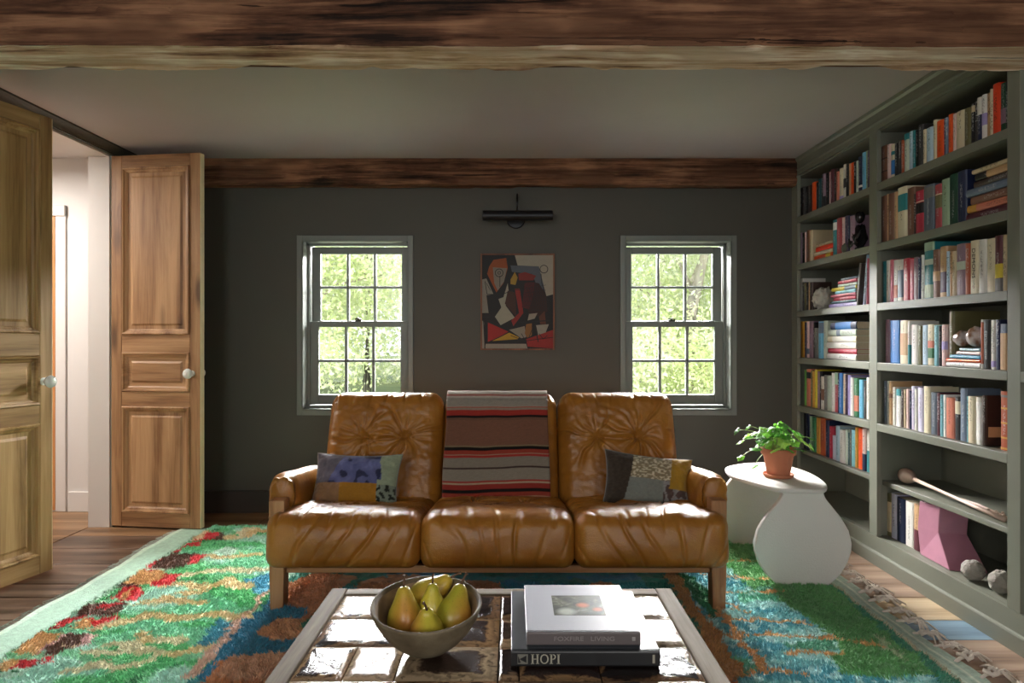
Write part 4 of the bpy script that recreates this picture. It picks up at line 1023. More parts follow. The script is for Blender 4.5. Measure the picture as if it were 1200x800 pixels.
# ------------------------------------------------------------------ tiled coffee table
ct = thing('coffee_table', (-.03, 1.48, 0), 'low wooden coffee table topped with dark glazed ceramic tiles, in front of the sofa', 'coffee table')
m_greyoak = wood('grey_oak', (.10, .075, .05), (.20, .16, .115), (.32, .27, .21), 'y', .7, .9, .35, False, 1.0, .22)
m_greyoakx = wood('grey_oak_cross', (.10, .075, .05), (.20, .16, .115), (.32, .27, .21), 'x', .7, .9, .35, False, 1.0, .22)
ZT = .420; tx0, tx1 = -.464, .404; ty1 = 1.892; nrow = 6; tp = .1575; ty0 = ty1-nrow*tp; fw = .048
for (a, b_) in ((tx0-fw, tx0-.002), (tx1+.002, tx1+fw)):
    f = MB(); f.box(a, b_, ty0-fw, ty1+fw, ZT-.045, ZT+.001, 0, .004); f.build('frame_side', m_greyoak, ct)
for (a, b_) in ((ty0-fw, ty0-.002), (ty1+.002, ty1+fw)):
    f = MB(); f.box(tx0-.002, tx1+.002, a, b_, ZT-.045, ZT, 0, .004); f.build('frame_end', m_greyoakx, ct)
f = MB(); f.box(tx0-.01, tx1+.01, ty0-.01, ty1+.01, ZT-.045, ZT-.012); f.build('grout_bed', plain('grout', (.045, .035, .03), .9), ct)
for (a, b_) in ((tx0-.03, ty1+.02), (tx1+.03, ty1+.02), (tx0-.03, ty0-.02), (tx1+.03, ty0-.02)):
    f = MB(); f.box(a-.03, a+.03, b_-.03, b_+.03, 0, ZT-.045, 0, .006); f.build('leg', m_greyoak, ct)
for (a, b_) in ((ty0, ty0+.02), (ty1-.01, ty1+.01)):
    f = MB(); f.box(tx0, tx1, a, b_, ZT-.11, ZT-.045); f.build('apron', m_greyoakx, ct)
# glazed tile: dark pools inside, tan/cream burnt edge, wavy surface
def tile_mat(name, sx, sy, pool, edge, th=.0):
    t = NT(name, .12, .24); v = t.coord((1, 1, 1)); tc = t.n('TexCoord'); sp = t.n('SeparateXYZ'); t.l(tc.outputs['Object'], sp.inputs[0])
    ax = t.math('DIVIDE', t.math('ABSOLUTE', sp.outputs['X']), sx); ay = t.math('DIVIDE', t.math('ABSOLUTE', sp.outputs['Y']), sy)
    d = t.math('MAXIMUM', t.math('POWER', ax, 1.0), ay); n = t.noise(v, 14, 5, .6, .8); n2 = t.noise(v, 55, 3)
    d2 = t.math('ADD', d, t.math('MULTIPLY', t.math('SUBTRACT', n, .5), .9))
    c = t.ramp(d2, [(.55+th, pool), (.72+th, tuple(x*1.6 for x in pool)), (.82+th, edge), (.95+th, tuple(x*.55 for x in edge)), (1.05+th if th < 0 else 1, edge)])
    t.color(t.mix(c, (.012, .008, .006), t.math('MULTIPLY', t.math('GREATER_THAN', n2, .62), .5)))
    h = t.math('ADD', t.math('MULTIPLY', n, 1.0), t.math('MULTIPLY', t.math('LESS_THAN', d2, .70+th), -.35)); h = t.math('ADD', h, t.math('MULTIPLY', n2, .12))
    t.bump(h, .38, .012); t.rough(t.math('ADD', t.math('MULTIPLY', n2, .16), .11)); return t.m
PW = .2165; mt_full = [tile_mat('glaze_dark', PW/2, tp/2, (.022, .012, .010), (.30, .18, .09)), tile_mat('glaze_brown', PW/2, tp/2, (.030, .018, .013), (.36, .27, .17), -.10), tile_mat('glaze_black', PW/2, tp/2, (.012, .008, .007), (.18, .10, .05), .10)]
mt_half = [tile_mat('glaze_half', PW/4, tp/2, (.018, .011, .009), (.28, .18, .10)), tile_mat('glaze_half_tan', PW/4, tp/2, (.05, .03, .02), (.42, .30, .18), -.12)]
random.seed(12)
halves = {(0, 2): 1, (1, 0): 0, (2, 3): 1, (0, 4): 1, (1, 4): 1, (3, 3): 0, (2, 5): 1}
for r in range(nrow):
    yb_ = ty1-r*tp
    for c in range(4):
        xa = tx0+c*PW+(.0 if c < 2 else .002); xb = xa+PW
        xa2 = tx0+c*.217; xb2 = tx0+(c+1)*.217
        hs = halves.get((c, r), 0)
        segs = [(xa2, (xa2+xb2)/2), ((xa2+xb2)/2, xb2)] if hs else [(xa2, xb2)]
        # strip tiles in the third column of the far rows
        if c == 2 and r < 4: segs = [(xa2, xa2+.045), (xa2+.045, xb2)] if r < 3 else [(xa2, xa2+.111), (xa2+.111, xb2)]
        for (a, b_) in segs:
            f = MB(); g_ = .0016; nn = 10; vs = []; fs = []
            X0, X1_, Y0, Y1 = a+g_, b_-g_, yb_-tp+g_, yb_-g_
            sd = random.random()*50
            for i in range(nn+1):
                for j in range(nn+1):
                    x = X0+(X1_-X0)*i/nn; y = Y0+(Y1-Y0)*j/nn; e = min(i, j, nn-i, nn-j)
                    z = ZT+.001+(-.004 if e == 0 else 0)+.0012*mnoise.noise(Vector((x*16+sd, y*16, sd)))
                    vs.append((x, y, z))
            for i in range(nn):
                for j in range(nn): q_ = i*(nn+1)+j; fs.append((q_, q_+nn+1, q_+nn+2, q_+1))
            f.add(vs, fs); f.box(X0, X1_, Y0, Y1, ZT-.012, ZT-.0035)
            small = (b_-a) < .15
            mm = (mt_half[0 if random.random() < .55 else 1]) if small else (mt_full[1] if c == 3 and r < 2 else mt_full[(0, 2, 0, 1)[(r+c) % 4]])
            f.build('tile', mm, ct, smooth=True, sharp=60)
        del xa, xb

# bowl with five pears
bxc = Vector((-.193, 1.555, ZT+.006))
t = NT('weathered_bowl', .6, .3); v = t.coord(rnd=False); n = t.noise(v, 9, 6); t.color(t.ramp(n, [(.3, hexc('#463b2c')), (.5, hexc('#6a5e4a')), (.72, hexc('#8c8068'))])); t.bump(t.noise(v, 60, 4), .3, .004); m_bowl = t.m
t = NT('bowl_inside', .5, .4); v = t.coord(rnd=False); n = t.noise(v, 7, 6); t.color(t.ramp(n, [(.3, hexc('#5e4a36')), (.55, hexc('#8d7455')), (.75, hexc('#a48c6c'))])); m_bowl2 = t.m
TB = Matrix.Translation(bxc) @ Matrix.Rotation(math.radians(8), 4, 'X') @ Matrix.Translation((0, 0, .0015))
f = MB(); R_ = .125
prof_o = [(.030, 0), (.045, .001), (.060, .010), (.082, .030), (.102, .055), (.116, .080), (.1235, .100), (.1255, .105)]
prof_i = [(.1235, .1085), (.119, .1075), (.114, .100), (.104, .078), (.088, .052), (.066, .030), (.040, .018), (.004, .015)]
f.lathe(prof_o+prof_i[:3], 64, 0, TB, cap=False); f.lathe(prof_i[2:], 64, 1, TB, cap=False)
f.lathe([(.001, .0), (.030, 0)], 64, 0, TB, cap=False)
o = f.build('wooden_bowl', [m_bowl, m_bowl2], smooth=True, sharp=0); tag(o, 'round grey-brown wooden bowl holding pears on the tiled coffee table', 'bowl')
t = NT('pear_skin', .34, .5); v = t.coord(rnd=True); tc = t.n('TexCoord'); sp = t.n('SeparateXYZ'); t.l(tc.outputs['Object'], sp.inputs[0])
n = t.noise(v, 9, 4); c = t.ramp(n, [(.3, hexc('#9c9a2a')), (.6, hexc('#c4b440')), (.8, hexc('#ceb04c'))])
bl = t.math('ADD', t.math('MULTIPLY', sp.outputs['X'], 16), t.math('ADD', t.math('MULTIPLY', n, 1.0), -.62)); bl = t.n('Clamp'); 
xx = t.math('ADD', t.math('MULTIPLY', sp.outputs['X'], 18), t.math('SUBTRACT', t.math('MULTIPLY', n, 1.1), .60)); t.l(xx, bl.inputs[0])
c = t.mix(c, hexc('#b03c2c'), t.math('MULTIPLY', bl.outputs[0], .9)); sk = t.noise(v, 300, 2); c = t.mix(c, hexc('#6e5a20'), t.math('MULTIPLY', t.math('GREATER_THAN', sk, .66), .45)); t.color(c); m_pear = t.m
m_stem = plain('pear_stem', (.10, .055, .03), .7)
def pear_proto():
    pr = [(.001, -.004), (.010, -.0065), (.020, -.004), (.029, .004), (.0345, .016), (.0355, .028), (.0325, .042), (.0265, .055), (.0205, .066), (.0165, .076), (.0135, .084), (.009, .0895), (.004, .091), (.001, .090)]
    f = MB(); n = 36; vs = []; fs = []
    for (r, z) in pr:
        for i in range(n):
            a = 2*PI*i/n; k = 1+.035*math.sin(2*a+z*20)+.02*math.sin(3*a+1); vs.append((r*k*math.cos(a), r*k*math.sin(a), z))
    for j in range(len(pr)-1):
        for i in range(n): fs.append((j*n+i, j*n+(i+1) % n, (j+1)*n+(i+1) % n, (j+1)*n+i))
    f.add(vs, fs); o = f.build('pear', m_pear, None, origin=(0, 0, 0), smooth=True, sharp=0)
    s = o.modifiers.new('sub', 'SUBSURF'); s.levels = 1; s.render_levels = 1
    g_ = MB(); g_.tube([(0, 0, .088), (.001, .001, .098), (.004, .002, .108), (.007, .002, .113)], [.0030, .0022, .0022, .0036], 8); st = g_.build('stem', m_stem, None, origin=(0, 0, 0), smooth=True, sharp=0); st.parent = o
    return o
pp = pear_proto()
# position of base, direction of the stem axis, roll, scale, label
pears = [((-.240, 1.545, ZT+.040), (-.06, .10, .95), (.2, -1, 0), 1.18, 'large yellow-brown pear at the left side of the bowl'),
         ((-.228, 1.628, ZT+.072), (.74, .05, .60), (.6, -1, -.3), 1.18, 'long pale yellow pear leaning against the far rim, stem pointing up right'),
         ((-.186, 1.580, ZT+.062), (.03, .05, 1), (.3, 1, 0), .90, 'small green-yellow pear in the middle of the heap, stem upright'),
         ((-.188, 1.508, ZT+.040), (.05, -.42, .88), (-1, -.25, 0), 1.08, 'round green pear with red side nearest the front rim of the bowl'),
         ((-.140, 1.545, ZT+.047), (.20, .40, .85), (.75, -.8, 0), 1.16, 'plump pear with a red blush at the right side of the bowl')]
for i, (p, d, rl, sc, lb) in enumerate(pears):
    o = pp if i == 0 else copy_tree(pp)
    dz_ = Vector(d).normalized(); dy_ = dz_.cross(Vector(rl)).normalized(); dx_ = dy_.cross(dz_)
    o.rotation_euler = Matrix((dx_, dy_, dz_)).transposed().to_euler(); o.location = p; o.scale = (sc, sc, sc*.98); tag(o, lb, 'pear', 'pears in the bowl')

# two big books on the table
def big_book(x0, x1, y0, y1, z0, th, cov, spine, label, rz=0):
    """spine toward the viewer (-y)"""
    cx_, cy_ = (x0+x1)/2, (y0+y1)/2; f = MB(); e = .003
    f.box(x0, x1, y0+.004, y1, z0, z0+e, 0, .001); f.box(x0, x1, y0+.004, y1, z0+th-e, z0+th, 0, .001)
    r = f.build('large_book', [cov], None)
    tag(r, label, 'book', 'large books on the coffee table')
    f = MB(); f.prism([(y0+.006, z0), (y0+.001, z0+.001), (y0, z0+.004), (y0, z0+th-.004), (y0+.001, z0+th-.001), (y0+.006, z0+th), (y0+.010, z0+th), (y0+.010, z0)], x0, x1, 'x'); f.build('spine', spine, r)
    f = MB(); f.box(x0+.004, x1-.004, y0+.010, y1-.004, z0+e, z0+th-e); f.build('page_block', m_page, r)
    return r
m_bk = plain('hopi_cover', (.040, .050, .062), .38, .5, var=.1); m_bk_sp = plain('hopi_spine', (.012, .012, .013), .4, .5)
z1 = ZT+.0035
b1 = big_book(-.002, .319, 1.467, 1.817, z1, .034, m_bk, m_bk_sp, 'large dark slate book lettered HOPI on the spine, under the white book')
z2 = z1+.0345
m_wc = plain('white_cover', (.46, .48, .55), .42, .45, var=.02); m_gsp = plain('taupe_spine', (.115, .095, .095), .5, .4)
b2 = big_book(.032, .281, 1.492, 1.780, z2, .029, m_wc, m_gsp, 'white hardback with a small picture on its cover, on top of the dark book')
# serif letters built from strokes
m_gold = plain('letter_grey_gold', (.36, .34, .27), .5)
def serif(s, x, z, h, y, b):
    st = h*.20; tn = h*.075; yy0, yy1 = y-.0006, y+.002
    def bx(x0, x1, z0_, z1_): b.box(x+x0*h, x+x1*h, yy0, yy1, z+z0_*h, z+z1_*h)
    def arcp(cx_, cz, ro, ri, a0, a1, sx=1.0):
        n = 14; 
        for k in range(n):
            a, c = a0+(a1-a0)*k/n, a0+(a1-a0)*(k+1)/n
            q = [(x+(cx_+sx*ro*math.cos(a))*h, z+(cz+ro*math.sin(a))*h), (x+(cx_+sx*ro*math.cos(c))*h, z+(cz+ro*math.sin(c))*h),
                 (x+(cx_+sx*ri*math.cos(c)*.86)*h, z+(cz+ri*math.sin(c))*h), (x+(cx_+sx*ri*math.cos(a)*.86)*h, z+(cz+ri*math.sin(a))*h)]
            b.prism(q, yy0, yy1, 'y')
    if s == 'H':
        for q in (.12, .62): bx(q, q+.17, 0, 1); bx(q-.09, q+.26, 0, .06); bx(q-.09, q+.26, .94, 1)
        bx(.2, .7, .46, .53); return .96
    if s == 'O': arcp(.45, .5, .5, .40, 0, 2*PI, .88); return .95
    if s == 'P':
        bx(.12, .29, 0, 1); bx(.03, .38, 0, .06); bx(.03, .35, .94, 1); arcp(.36, .72, .28, .20, -PI/2, PI/2, 1.1); bx(.25, .38, .94, 1); bx(.25, .38, .44, .51); return .74
    if s == 'I': bx(.12, .29, 0, 1); bx(.03, .38, 0, .06); bx(.03, .38, .94, 1); return .42
b = MB(); x = .040; hh = .021
for ch in 'HOPI': x += serif(ch, x, z1+.0065, hh, 1.467, b)*hh
b.build('title_lettering', m_gold, b1)
b = MB(); b.box(.012, .034, 1.4664, 1.469, z1+.0065, z1+.0275); b.build('spine_emblem', plain('emblem', (.16, .155, .13), .5), b1)
b = MB(); b.prism([(.016, z1+.017), (.031, z1+.025), (.031, z1+.009)], 1.4660, 1.469, 'y'); b.prism([(.013, z1+.009), (.019, z1+.009), (.013, z1+.025)], 1.4660, 1.469, 'y'); b.build('spine_emblem_mark', m_bk_sp, b1)
b = MB(); b.box(.302, .307, 1.4664, 1.469, z1+.008, z1+.026); b.build('publisher_mark', m_gold, b1)
MX = Matrix(((1, 0, 0, .168), (0, 0, 1, 1.4918), (0, 1, 0, z2+.0148), (0, 0, 0, 1)))
MX = Matrix(((1, 0, 0, .170-.15), (0, 0, -1, 1.4918-1.636), (0, 1, 0, z2+.0148-z2), (0, 0, 0, 1)))
tm = text_mesh('title_lettering', 'FOXFIRE   LIVING', .0135, Matrix(((1, 0, 0, .158), (0, 0, -1, 1.4916), (0, 1, 0, z2+.0145), (0, 0, 0, 1))), plain('letter_taupe', (.24, .215, .21), .5), b2, sx=1.28)
tm.location = -b2.location
b = MB(); b.box(.262, .270, 1.4914, 1.494, z2+.010, z2+.019, 0, .001); b.build('publisher_mark', plain('pm', (.30, .28, .27), .5), b2)
# cover picture: still life of dark foliage and copper pots (flat print)
t = NT('cover_print', .35, .5); v = t.coord(rnd=False); n = t.noise(v, 26, 5, .65, 1.0); c = t.ramp(n, [(.30, hexc('#0c100d')), (.45, hexc('#2c3226')), (.58, hexc('#5c5e4a')), (.75, hexc('#a4aea6'))])
tc = t.n('TexCoord'); 
for (px, py, rr, cc) in ((.012, -.002, .014, '#c86a40'), (.045, -.028, .011, '#b8603c'), (-.03, -.04, .02, '#b8c0b4')):
    vm = t.n('VectorMath', operation='DISTANCE'); t.l(tc.outputs['Object'], vm.inputs[0]); vm.inputs[1].default_value = (px, py, .0003)
    k = t.ramp(t.math('DIVIDE', vm.outputs['Value'], rr*1.6), [(.35, (1, 1, 1)), (.85, (0, 0, 0))]); c = t.mix(c, hexc(cc), t.math('MULTIPLY', k, .85))
t.color(c)
b = MB(); b.box(.098, .218, 1.585, 1.705, z2+.029, z2+.0296); b.build('cover_picture', t.m, b2)

# ------------------------------------------------------------------ white sculptural side table
m_plaster = paint('white_plaster', (.66, .64, .60), .65, .04, .35, 6, .3)
m_plaster.node_tree.nodes['Bump'].inputs['Distance'].default_value = .004
stb = thing('side_table', (1.32, 3.40, 0), 'white plaster side table with rounded slab legs, right of the sofa', 'side table')
def smooth_closed(pts, k=8):
    out = []; n = len(pts)
    for i in range(n):
        p0, p1, p2, p3 = [Vector(pts[(i+q) % n]) for q in (-1, 0, 1, 2)]
        for j in range(k):
            t_ = j/k; out.append(tuple(.5*((2*p1)+(-p0+p2)*t_+(2*p0-5*p1+4*p2-p3)*t_*t_+(-p0+3*p1-3*p2+p3)*t_**3)))
    return out
def slab(outline, a0, a1, axis, name, parent, mat, bev=.006):
    f = MB(); f.prism(outline, a0, a1, axis); o = f.build(name, mat, parent)
    bv = o.modifiers.new('bevel', 'BEVEL'); bv.width = bev; bv.segments = 3; bv.limit_method = 'ANGLE'; bv.angle_limit = math.radians(50)
    o.data.polygons.foreach_set('use_smooth', [True]*len(o.data.polygons)); o.data.set_sharp_from_angle(angle=math.radians(40)); return o
def leg_outline(cx_):
    L = [(.098, .0), (.125, .022), (.165, .060), (.198, .110), (.217, .165), (.219, .205), (.205, .262), (.172, .318), (.132, .368), (.103, .404), (.094, .422), (.094, .432)]
    r = [(cx_+a, z) for a, z in L]; l = [(cx_-a, z) for a, z in L[::-1]]
    return r+l
slab(leg_outline(1.318), 3.085, 3.118, 'y', 'slab_leg', stb, m_plaster)
slab(leg_outline(1.318), 3.690, 3.722, 'y', 'slab_leg', stb, m_plaster)
top = smooth_closed([(1.095, 3.47), (1.125, 3.60), (1.20, 3.68), (1.30, 3.735), (1.42, 3.735), (1.485, 3.62), (1.508, 3.45), (1.490, 3.27), (1.45, 3.14), (1.39, 3.068), (1.30, 3.072), (1.215, 3.085), (1.165, 3.17), (1.12, 3.28), (1.093, 3.38)], 5)
slab(top, .431, .452, 'z', 'table_top', stb, m_plaster, .008)

# potted plant
pc = Vector((1.305, 3.345, .4525))
m_terra = plain('terracotta', (.42, .155, .085), .75, .25, var=.12, scale=12, bump=.2)
pot = thing('potted_plant', pc, 'leafy green ivy-like plant in a terracotta pot on the white side table', 'potted plant')
TP = Matrix.Translation(pc)
f = MB(); f.lathe([(.050, 0), (.064, .001), (.070, .006), (.073, .018), (.069, .019), (.064, .010), (.02, .008)], 40, 0, TP); f.build('saucer', m_terra, pot, smooth=True)
f = MB(); f.lathe([(.048, .010), (.052, .012), (.058, .040), (.066, .085), (.072, .110), (.0725, .112), (.0800, .113), (.0815, .120), (.0825, .140), (.080, .1425), (.075, .141), (.072, .125), (.068, .1)], 44, 0, TP); f.build('pot', m_terra, pot, smooth=True)
f = MB(); f.lathe([(.001, .128), (.04, .130), (.0715, .124)], 30, 0, TP, cap=False); f.build('soil', plain('soil', (.03, .02, .013), .95, .1, var=.3, scale=80, bump=1, bscale=120), pot, smooth=True)
t = NT('leaf_green', .38, .5); v = t.coord(rnd=True); tc = t.n('TexCoord'); oi = t.n('ObjectInfo')
c = t.ramp(oi.outputs['Random'], [(0, hexc('#2f6a1c')), (.35, hexc('#4e9a2c')), (.7, hexc('#76b83e')), (1, hexc('#a3cc58'))])
c = t.mix(c, hexc('#d6dfa0'), t.math('MULTIPLY', t.math('GREATER_THAN', t.noise(v, 55, 3), .60), .35)); t.color(c)
t.b.inputs['Subsurface Weight'].default_value = 0; t.b.inputs['Transmission Weight'].default_value = 0
trn = t.n('BsdfTranslucent'); t.l(c, trn.inputs[0]); ms = t.n('MixShader'); ms.inputs[0].default_value = .38
t.l(t.b.outputs[0], ms.inputs[1]); t.l(trn.outputs[0], ms.inputs[2]); t.l(ms.outputs[0], t.t.nodes['Material Output'].inputs[0]); m_leaf = t.m
def leaf_mesh():
    n = 30; ring = []
    for i in range(n):
        a = 2*PI*i/n; r = 1-.16*abs(math.sin(2.5*a))**.7*1.0
        r *= (1-.45*math.exp(-((a-PI)/.28)**2)); r += .10*math.exp(-(min(a, 2*PI-a)/.35)**2)+.05*math.cos(5*a)
        ring.append((r*math.cos(a), r*math.sin(a)*.95))
    vs = [(0, 0, 0)]; fs = []
    for k, s in enumerate((.35, .7, 1.0)):
        for i, (x, y) in enumerate(ring):
            a = 2*PI*i/n; vs.append((x*s+.12*(1-s)*0, y*s, -.22*s*s+.10*s*math.cos(5*a)*.55+.04*s*math.sin(3*a)))
    for i in range(n): fs.append((0, 1+i, 1+(i+1) % n))
    for k in range(2):
        for i in range(n): a, b_ = 1+k*n+i, 1+k*n+(i+1) % n; fs.append((a, a+n, b_+n, b_))
    me = bpy.data.meshes.new('leaf'); me.from_pydata(vs, [], fs); me.materials.append(m_leaf); me.polygons.foreach_set('use_smooth', [True]*len(fs)); return me
lm = leaf_mesh(); random.seed(21)
m_pst = plain('plant_stem', (.30, .42, .13), .5)
base = Vector((0, 0, .13))
tips = []
for i in range(62):
    if i < 8:      # outliers seen in the photo, left and right
        tips.append([Vector((-.185, .0, .175)), Vector((-.150, .0, .245)), Vector((-.20, .02, .225)), Vector((-.175, .03, .09)), Vector((-.12, .0, .055)), Vector((.165, .0, .15)), Vector((.155, -.02, .19)), Vector((.02, .0, .255))][i]); continue
    a = random.uniform(0, 2*PI); r = random.uniform(.02, .145)**1.0; h = random.uniform(.0, .105)*(1-(r/.2)**2)+.145+random.uniform(-.01, .015)
    tips.append(Vector((r*math.cos(a)*1.05, r*math.sin(a)*.85, h)))
for i, tp_ in enumerate(tips):
    st0 = base+Vector((random.uniform(-.03, .03), random.uniform(-.03, .03), 0)); mid = st0.lerp(tp_, .55)+Vector((0, 0, .035))
    if i % 2 == 0 or i < 8:
        f = MB(); f.tube([pc+st0, pc+st0.lerp(mid, .5)+Vector((0, 0, .008)), pc+mid, pc+mid.lerp(tp_, .6)+Vector((0, 0, .006)), pc+tp_], .0016, 5); f.build('stem', m_pst, pot, smooth=True, sharp=0)
    o = bpy.data.objects.new('leaf', lm); COL.objects.link(o); o.parent = pot; o.location = tp_
    s = random.uniform(.022, .036) if i >= 8 else random.uniform(.020, .028); o.scale = (s, s, s)
    out = Vector((tp_.x, tp_.y, 0)); az = math.atan2(out.y, out.x)+random.uniform(-.7, .7)
    o.rotation_euler = (random.uniform(-.6, .6), random.uniform(.0, 1.1), az)
# ------------------------------------------------------------------ big shaggy rug
RX0, RX1, RY0, RY1 = -1.965, 1.56, .85, 4.05
rug = thing('rug', (-.2, 2.45, 0), 'large green, blue and red shaggy patterned rug under the sofa and tables', 'rug')
NXg, NYg = 460, 420
gx = np.linspace(RX0, RX1, NXg); gy = np.linspace(RY0, RY1, NYg)
GX, GY = np.meshgrid(gx, gy, indexing='ij')
def vnoise(X, Y, sc, seed):
    """smooth value noise"""
    r = np.random.default_rng(seed); T = r.random((128, 128)); x = X*sc+seed*3.3+200; y = Y*sc+seed*1.7+200
    xi = np.floor(x).astype(int); yi = np.floor(y).astype(int); fx = x-xi; fy = y-yi; fx = fx*fx*(3-2*fx); fy = fy*fy*(3-2*fy)
    a = T[xi % 128, yi % 128]; b = T[(xi+1) % 128, yi % 128]; c = T[xi % 128, (yi+1) % 128]; d = T[(xi+1) % 128, (yi+1) % 128]
    return (a*(1-fx)+b*fx)*(1-fy)+(c*(1-fx)+d*fx)*fy
def C3(h, k=1.0): return np.array(hexc(h, k))
J = .014                                             # ragged outline of the knotted motifs
JX = GX+(vnoise(GX, GY, 55, 1)-.5)*J*2+(vnoise(GX, GY, 17, 2)-.5)*J*2
JY = GY+(vnoise(GX, GY, 60, 3)-.5)*J*2+(vnoise(GX, GY, 19, 4)-.5)*J*2
n_a = vnoise(GX, GY, 5, 5); n_b = vnoise(GX, GY*2.2, 7, 6); n_c = vnoise(GX, GY, 40, 7)
RC = np.zeros(GX.shape+(3,))
def setc(mask, col): RC[mask] = col
g1, g2, g3, g4 = C3('#86c8a0'), C3('#5cb478'), C3('#a2dfbf'), C3('#74c09a')
RC[:] = g1; setc(n_b > .60, g2); setc(n_b < .38, g3); setc((n_a > .62) & (n_b < .6), g4); setc((n_a < .25) & (n_b > .4), C3('#b4dfc0'))
setc((n_c > .84) & (n_b > .55), C3('#2a7d50'))
def inpoly(X, Y, poly):
    m = np.zeros(X.shape, bool); n = len(poly)
    for i in range(n):
        x0, y0 = poly[i]; x1, y1 = poly[(i+1) % n]
        if y0 == y1: continue
        c = ((Y > min(y0, y1)) & (Y <= max(y0, y1))); xi = x0+(Y-y0)*(x1-x0)/(y1-y0); m ^= c & (X < xi)
    return m
def L_(p): return FL(p[0]/3.636, 600+p[1]/3.636)
def R_2(p): return FL(820+p[0]/2.353, 460+p[1]/2.353)
def D_(p): return FL(p[0], p[1])
def poly(ps, col, f=L_): setc(inpoly(JX, JY, [f(p) for p in ps]), C3(col) if isinstance(col, str) else col)
def line(ps, wd, col, f=L_, jag=True):
    pts = [f(p) for p in ps]; X, Y = (JX, JY) if jag else (GX, GY); best = np.full(X.shape, 9.0)
    for (x0, y0), (x1, y1) in zip(pts[:-1], pts[1:]):
        dx, dy = x1-x0, y1-y0; t_ = np.clip(((X-x0)*dx+(Y-y0)*dy)/(dx*dx+dy*dy+1e-9), 0, 1); best = np.minimum(best, np.hypot(X-x0-t_*dx, Y-y0-t_*dy))
    setc(best < wd, C3(col))
# centre and right grounds
blue = JX > -.98+.10*np.sin(JY*5)
ctr = (JX > -1.03) & (JX < .75)
setc(ctr, C3('#2b8a8e')); setc(ctr & (n_b > .55), C3('#2a7fa0')); setc(ctr & (n_a < .32), C3('#1f7a66'))
org = (vnoise(JX, JY*1.3, 3.2, 9) > .50) & (JX > -1.0) & (JX < .78)
setc(org, C3('#b87848')); setc(org & (n_b > .6), C3('#c98a5a'))
rt = JX >= .74
setc(rt, C3('#68aaac')); setc(rt & (n_b > .55), C3('#4c98a4')); setc(rt & (n_a > .62), C3('#58a084')); setc(rt & (n_b < .36), C3('#96c6c2')); setc(rt & (n_c > .72), C3('#a8cfcc'))
# right-hand green wedges
poly([(60, 370), (160, 425), (240, 535), (140, 555), (60, 470)], '#5f9c5e', R_2)
poly([(170, 520), (260, 535), (360, 500), (420, 540), (560, 640), (700, 800), (390, 800), (370, 690), (230, 590)], '#5c985a', R_2)
poly([(330, 520), (400, 545), (570, 650), (740, 820), (680, 820), (470, 640)], '#3c8468', R_2)
for ps, wd in (([(60, 478), (210, 474)], .010), ([(0, 512), (110, 522), (225, 530)], .010), ([(70, 566), (235, 560)], .010), ([(0, 632), (120, 640), (300, 650)], .011), ([(60, 682), (200, 684), (330, 690), (500, 712)], .010), ([(260, 745), (255, 732), (400, 737)], .011), ([(80, 788), (300, 795)], .010), ([(0, 545), (70, 640), (190, 790)], .016), ([(60, 590), (130, 615)], .010)):
    line(ps, wd, '#c9935a', R_2)
line([(490, 690), (560, 760)], .008, '#9fb08a', R_2)
poly([(0, 660), (40, 650), (120, 790), (60, 800), (0, 720)], '#b07a45', R_2)
# between sofa and coffee table
poly([(335, 688), (372, 676), (420, 680), (392, 700), (360, 735), (318, 742), (295, 745)], '#b87c50', D_)
poly([(790, 680), (800, 676), (838, 700), (838, 735), (820, 712)], '#2c7a50', D_)
poly([(775, 672), (790, 672), (870, 800), (850, 800)], '#b07f48', D_)
# blue patches on the left
poly([(1040, 312), (1150, 280), (1175, 300), (1150, 365), (1075, 368)], '#3f97b0')
poly([(845, 565), (935, 480), (1012, 488), (985, 520), (890, 600), (770, 622)], '#3a92a6')
poly([(870, 672), (1020, 505), (1150, 425), (1300, 425), (1300, 560), (1190, 640), (960, 650)], '#2783a0')
poly([(1110, 548), (1165, 480), (1300, 470), (1300, 540), (1200, 572)], '#c9966a')
poly([(880, 740), (985, 640), (1200, 622), (1320, 640), (1260, 740)], '#c79a78')
# peach zigzags
for ps, wd in (([(740, 214), (880, 205), (940, 214), (1015, 205), (1090, 196)], .020), ([(790, 288), (920, 268), (1050, 264), (1150, 262)], .020), ([(705, 338), (800, 325), (880, 345), (960, 318), (1040, 338)], .024), ([(770, 368), (850, 366)], .014), ([(600, 412), (720, 392), (850, 405)], .020), ([(520, 492), (640, 465), (760, 478), (900, 458), (1050, 470)], .024), ([(480, 588), (560, 590), (650, 572), (770, 568)], .018), ([(600, 548), (640, 575)], .014), ([(380, 620), (470, 630), (560, 612), (700, 634)], .017), ([(740, 632), (820, 610), (900, 606)], .017), ([(300, 706), (400, 680), (500, 690), (640, 662)], .015), ([(960, 125), (1060, 115), (1100, 90), (1180, 95)], .024), ([(1010, 130), (1060, 85)], .02)):
    line(ps, wd*1.45, '#e6bb8a' if random.random() < .6 else '#e8c8a6')
line([(1185, 330), (1140, 362), (1040, 470), (960, 560), (820, 727)], .016, '#dcae98')
line([(390, 405), (560, 410), (700, 408)], .008, '#c2d6b4')
